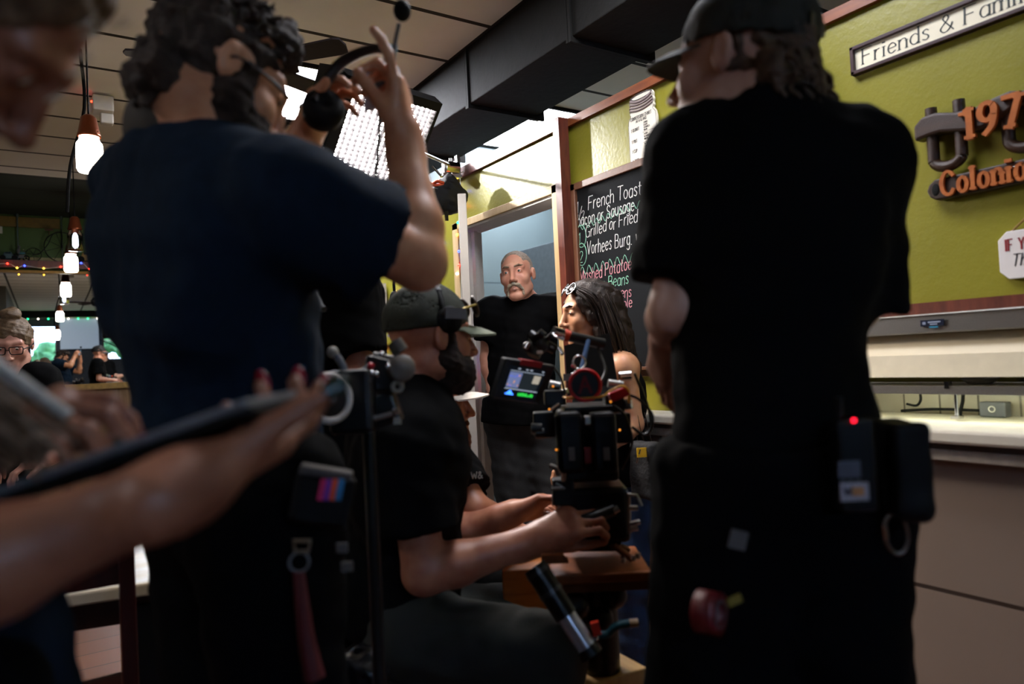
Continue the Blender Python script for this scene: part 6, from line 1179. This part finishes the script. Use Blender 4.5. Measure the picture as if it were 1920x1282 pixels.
# ------------------------------------------------------------------ focus handset on a stand
fh = empty('focus_handset', V(*(P(690,760,1.36)*V(1,1,0))), 'black focus handset with pale wheel ring and articulated clamps on a stand', 'film equipment')
c = P(618,746,1.25); wd = dirn(.72,-.70,.1)
part('wheel', MB().cyl(c-wd*.03,c,.040,None,30), m_rig, fh); part('marking_ring', MB().torus(c,wd,.040,.0065,40,10), mat('pale_ring','a8a098',.5), fh,'pale marking ring'); part('wheel_hub', MB().cyl(c,c+wd*.01,.010), m_grey, fh)
part('handset_body', MB().box(P(662,752,1.34),(.08,.06,.12),RC), m_rig, fh,None,.01); part('handset_body', MB().box(P(715,770,1.38),(.07,.05,.06),rotm(CF,dirn(-.3,0,1))), m_rig, fh,None,.006)
part('bent_arm', MB().tube([P(625,660,1.34),P(640,680,1.34),P(652,704,1.34),P(676,698,1.34),P(698,687,1.34)],.007,8,0,4), m_grey, fh); part('arm_tip', MB().sph(P(624,660,1.34),.011,8), mat('pale_knob','8a8478',.5), fh); part('red_button', MB().sph(P(695,686,1.33),.007,8), m_red, fh)
part('clamp_block', MB().box(P(715,695,1.38),(.06,.05,.05),rotm(CF,dirn(.3,0,1))).box(P(730,715,1.38),(.05,.05,.035),RC).cyl(P(700,668,1.38),P(740,676,1.38),.009), m_rig, fh,None,.004)
part('round_knob', MB().lathe(P(752,690,1.33),[(0,.016),(.022,.014),(.026,.006),(.026,-.01),(0,-.012)],dirn(.3,-.95,.1),24), mat('worn_knob','6a6258',.5), fh); part('tilt_knob', MB().cyl(P(738,640,1.34),P(752,660,1.34),.016,None,14), mat('worn_knob_dark','4a4238',.5), fh)
for x,y in ((728,687),(706,701),(716,664),(697,699)): part('bolt', MB().sph(P(x,y,1.31),.0055,8), m_chrome, fh)
part('eyelet', MB().torus(P(745,725,1.33),dirn(.2,-1),.009,.004,18,6), mat('pale_knob','8a8478',.5), fh)
part('connector', MB().cyl(P(702,785,1.33),P(735,776,1.33),.005).cyl(P(738,772,1.33),P(748,768,1.33),.006), m_steel, fh); part('connector_tag', MB().box(P(745,789,1.33),(.014,.006,.012),RC), mat('pale_knob','8a8478',.5), fh)
sp = V(*(P(690,760,1.36)*V(1,1,0))); part('stand_pole', MB().cyl(sp+UP*.05,P(690,780,1.36),.012), m_rig, fh)
for a in (.4,2.5,4.6): part('stand_leg', MB().cyl(sp+UP*.35,sp+V(math.cos(a),math.sin(a),0)*.22+UP*.012,.010), m_rig, fh)
# ------------------------------------------------------------------ things worn and carried
def bx_(nm,px,py,dd,size,m,par,R=None,bev=.003): return part(nm, MB().box(P(px,py,dd),size,RC if R is None else R), m, par, None, bev)
up_ = empty('tool_pouch', P(600,920,.98), 'black tool pouch with a striped colour tape patch on the navy-shirted man\'s belt', 'pouch')
Rp = rotm(dirn(-.2,1),dirn(.25,0,1)); bx_('pouch_body',605,935,.97,(.08,.03,.07),m_black,up_,Rp,.008); bx_('flap',612,885,.965,(.070,.034,.012),mat('grey_flap','3c3632',.7),up_,Rp)
for i,cc in enumerate(('c8205a','6a2a9a','d8481c','1c6a9a')): bx_('colour_stripe',604+i*11,918,.948,(.0085,.003,.028),mat('tape_'+cc,cc,.6),up_,Rp,.0005)
rs = empty('red_strap', P(572,1160,.97), 'dark red webbing strap hanging from a ring at the navy-shirted man\'s hip', 'strap')
part('webbing', MB().tube([P(560,1072,.97),P(566,1130,.965),P(575,1200,.96),P(590,1272,.955)],[.008,.010,.012,.015],6,0,5), mat('dark_red_webbing','4a080c',.7), rs); part('ring', MB().torus(P(561,1054,.97),dirn(.2,-1),.013,.002,24,6), m_grey, rs); part('buckle', MB().tube([P(x,y,.97) for x,y in ((550,1014),(582,1014),(578,1034),(553,1034))],.003,6,0,0,True), mat('brass_dark','5a4a38',.4,.5), rs)
for x,y in ((641,1027),(651,1062)): tag(MB().box(P(x,y,1.0),(.016,.004,.013),RC).build('cable_tag',mat('grey_tag','4a4642',.6)), ('upper' if y<1040 else 'lower')+' of two pale tags hanging below the tool pouch', 'tag','pale tags on the hip')
wk = empty('walkie_talkie', P(1600,870,.97), 'black walkie-talkie with pale labels and red light on the tall man\'s hip', 'radio')
bx_('body',1600,870,.965,(.052,.03,.125),m_blackg,wk,None,.006); part('antenna', MB().cyl(P(1575,800,.965),P(1572,745,.965),.006), m_black, wk); part('knob', MB().cyl(P(1592,796,.965),P(1592,786,.965),.008).cyl(P(1612,796,.965),P(1612,788,.965),.007), m_grey, wk)
part('power_light', MB().sph(P(1601,788,.95),.0028,8), mat('red_led','ff1830',.4,emit=1.2,var=0), wk); bx_('display',1592,880,.948,(.030,.003,.022),mat('dim_display','4c4e58',.4),wk,None,.001); bx_('label',1602,922,.946,(.038,.003,.024),mat('pale_radio_label','9a949c',.5),wk,None,.001); bx_('orange_mark',1609,921,.944,(.016,.002,.012),mat('orange_mark','b07848',.5),wk,None,.0005)
for i in range(3): bx_('button',1580+i*15,904,.947,(.006,.003,.005),m_grey,wk,None,.001)
lt = MB(); textmesh(lt,'W',P(1583,928,.9435),CR,UP,.011,2,.0006); part('label_mark', lt, mat('label_ink','3a3440',.5,var=0), wk)
pk = empty('hip_pouch', P(1690,880,1.0), 'black equipment pouch with zip on the tall man\'s right hip', 'pouch')
organic('pouch_body',[B(P(1682,872,1.02),(.028,.05,.064),rotm(CF),.012),B(P(1690,930,1.02),(.022,.045,.03),rotm(CF),.012)],.006,m_black,pk,((.002,50,0.),)); part('pull_cord', MB().tube([P(1722,838,1.0),P(1735,848,1.0),P(1739,880,1.0),P(1735,915,1.0),P(1722,920,1.0)],.0028,6,0,5), m_black, pk)
cr_ = empty('carabiner', P(1680,1000,1.0), 'large metal carabiner ring hanging below the hip pouch', 'carabiner'); part('ring', MB().tube([P(1680+22*math.cos(a)+4*math.sin(a),1000+38*math.sin(a),1.0) for a in np.linspace(0,2*math.pi,28,endpoint=False)],.0026,8,0,0,True), mat('worn_steel','8a8078',.3,1), cr_); part('gate', MB().cyl(P(1657,985,1.0),P(1660,1010,1.0),.0042), m_chrome, cr_)
tr_ = empty('tape_roll', P(1330,1150,.99), 'roll of red tape hanging at the tall man\'s left thigh', 'tape roll'); c = P(1330,1148,.985); ax = dirn(.8,-.6,0); part('roll', MB().lathe(c,[(.018,-.016),(.029,-.016),(.029,.016),(.018,.016),(.018,-.016)],ax,30), mat('red_roll','5c0a10',.5), tr_); part('core', MB().lathe(c,[(.016,-.017),(.0185,-.017),(.0185,.017),(.016,.017)],ax,24), m_grey, tr_); part('yellow_tab', MB().box(P(1377,1125,.99),(.022,.004,.012),rotm(CF,dirn(-.4,0,1))), mat('dim_yellow','6a5a14',.6), tr_)
tg = MB().box(P(1384,1012,.99),(.024,.004,.026),rotm(CF,dirn(.3,0,1))); tag(tg.build('cloth_tag',mat('grey_cloth','4e4a48',.8)),'small grey cloth tag hanging from the tall man\'s back pocket','tag')
# ------------------------------------------------------------------ tablet, stylus
a_ = nz(P(492,742,.60)-P(-20,925,.60)); b_ = dirn(.02,1,.02); b_ = nz(b_-a_*(a_@b_)); n_ = np.cross(a_,b_); n_ = n_ if n_[2] > 0 else -n_; TR = np.array([a_,b_,n_]).T
tb = empty('tablet', P(230,838,.60), 'tablet in a dark case held level by the woman close at the left', 'tablet')
tc = P(228,842,.585)+b_*.06
part('tablet_body', MB().box(tc,(.235,.16,.007),TR), mat('tablet_grey','6f7074',.35,.3), tb,None,.003); part('screen', MB().box(tc+n_*.0038,(.215,.14,.0006),TR), mat('tablet_screen','a8acb4',.15,var=0), tb); part('case', MB().box(tc-n_*.007,(.242,.166,.008),TR), m_black, tb,None,.003); part('folio_flap', MB().box(tc-n_*.026-b_*.01-a_*.03,(.20,.15,.004),TR), mat('brown_folio','4a3c2e',.6), tb,None,.001)
part('flap_hinge', MB().cyl(tc-n_*.019+b_*.075-a_*.11,tc-n_*.019+b_*.075+a_*.07,.009), m_black, tb)
tag(MB().cyl(P(128,778,.60),P(60,732,.58),.0052).cyl(P(60,732,.58),P(-30,668,.56),.0055).build('stylus',mat('stylus_white','a8a298',.4)),'pale stylus held over the tablet by the woman close at the left','stylus')
# ------------------------------------------------------------------ dining table and chair at the left
tt = empty('dining_table', (-.2,2.6,0), 'pale-topped dining table with dark legs, partly hidden at lower left', 'table')
z = .735; ta = PZ(310,1088,z); tb_ = PZ(197,1104,z); tx = nz(tb_-ta); ty = nz(np.cross(UP,tx)); ty = ty if ty[1] > 0 else -ty; tR = np.array([tx,ty,UP]).T; tl = .85; tw = 1.05
tt.location = Vector(V(*(ta+tx*.4+ty*.5)*V(1,1,0))) if 0 else Vector((ta[0]+tx[0]*.4+ty[0]*.5, ta[1]+tx[1]*.4+ty[1]*.5, 0)); tm = ta+tx*tl/2+ty*tw/2
part('table_top', MB().box(tm-UP*.0175,(tl,tw,.035),tR), mat('pale_table_top','c4b8a4',.25,col2='b39c78',vscale=3,stretch=(1,6,1)), tt,None,.006); part('apron', MB().box(tm-UP*.07,(tl-.06,tw-.06,.07),tR), m_dwood, tt)
for u in (.04,tl-.04):
    for v in (.05,tw-.05): q = ta+tx*u+ty*v; part('leg', MB().box((q[0],q[1],(z-.06)/2),(.07,.07,z-.06),tR), m_black, tt)
cx = P(240,1150,1.62); ch_ = empty('dining_chair', (cx[0]-.2,cx[1]+.1,0), 'dark reddish wooden chair with its back to the camera at the pale table', 'chair'); m_ch2 = mat('mahogany','3a1414',.3,col2='260b0c',vscale=8,stretch=(6,6,1))
x1 = cx[0]; x0 = x1-.40; yb = cx[1]; zt_ = P(245,1008,1.62)[2]
for x in (x0,x1): part('back_post', MB().bx(x-.016,x+.016,yb-.02,yb+.02,0,zt_), m_ch2, ch_,None,.003); part('front_leg', MB().bx(x-.016,x+.016,yb+.36,yb+.40,0,.44), m_ch2, ch_,None,.003)
part('seat', MB().bx(x0-.02,x1+.02,yb-.02,yb+.42,.44,.475), m_ch2, ch_,None,.01); part('top_rail', MB().bx(x0,x1,yb-.012,yb+.012,zt_-.10,zt_-.01), m_ch2, ch_,None,.003)
for i in range(1): xx = x0+.16; part('back_slat', MB().bx(xx-.012,xx+.012,yb-.008,yb+.008,.475,zt_-.08), m_ch2, ch_)
part('stretcher', MB().bx(x0,x1,yb+.17,yb+.20,.18,.21), m_ch2, ch_)
# clutter by the operator's stool
ba = empty('rubbish_bag', P(690,1245,1.5), 'crumpled dark plastic bag with pale patches beside the operator\'s stool', 'bag'); q = P(692,1262,1.48); qz = q[2]
organic('bag_body',[E((q[0],q[1],.12),(.10,.09,.12)),E((q[0]+.01,q[1],.28),(.085,.08,.12),k=.05),E((q[0]-.01,q[1],qz+.0),(.05,.05,.06),k=.05)],.008,mat('dark_plastic','1c1d20',.25,var=.3),ba,((.006,60,0.),(.005,110,2.)))
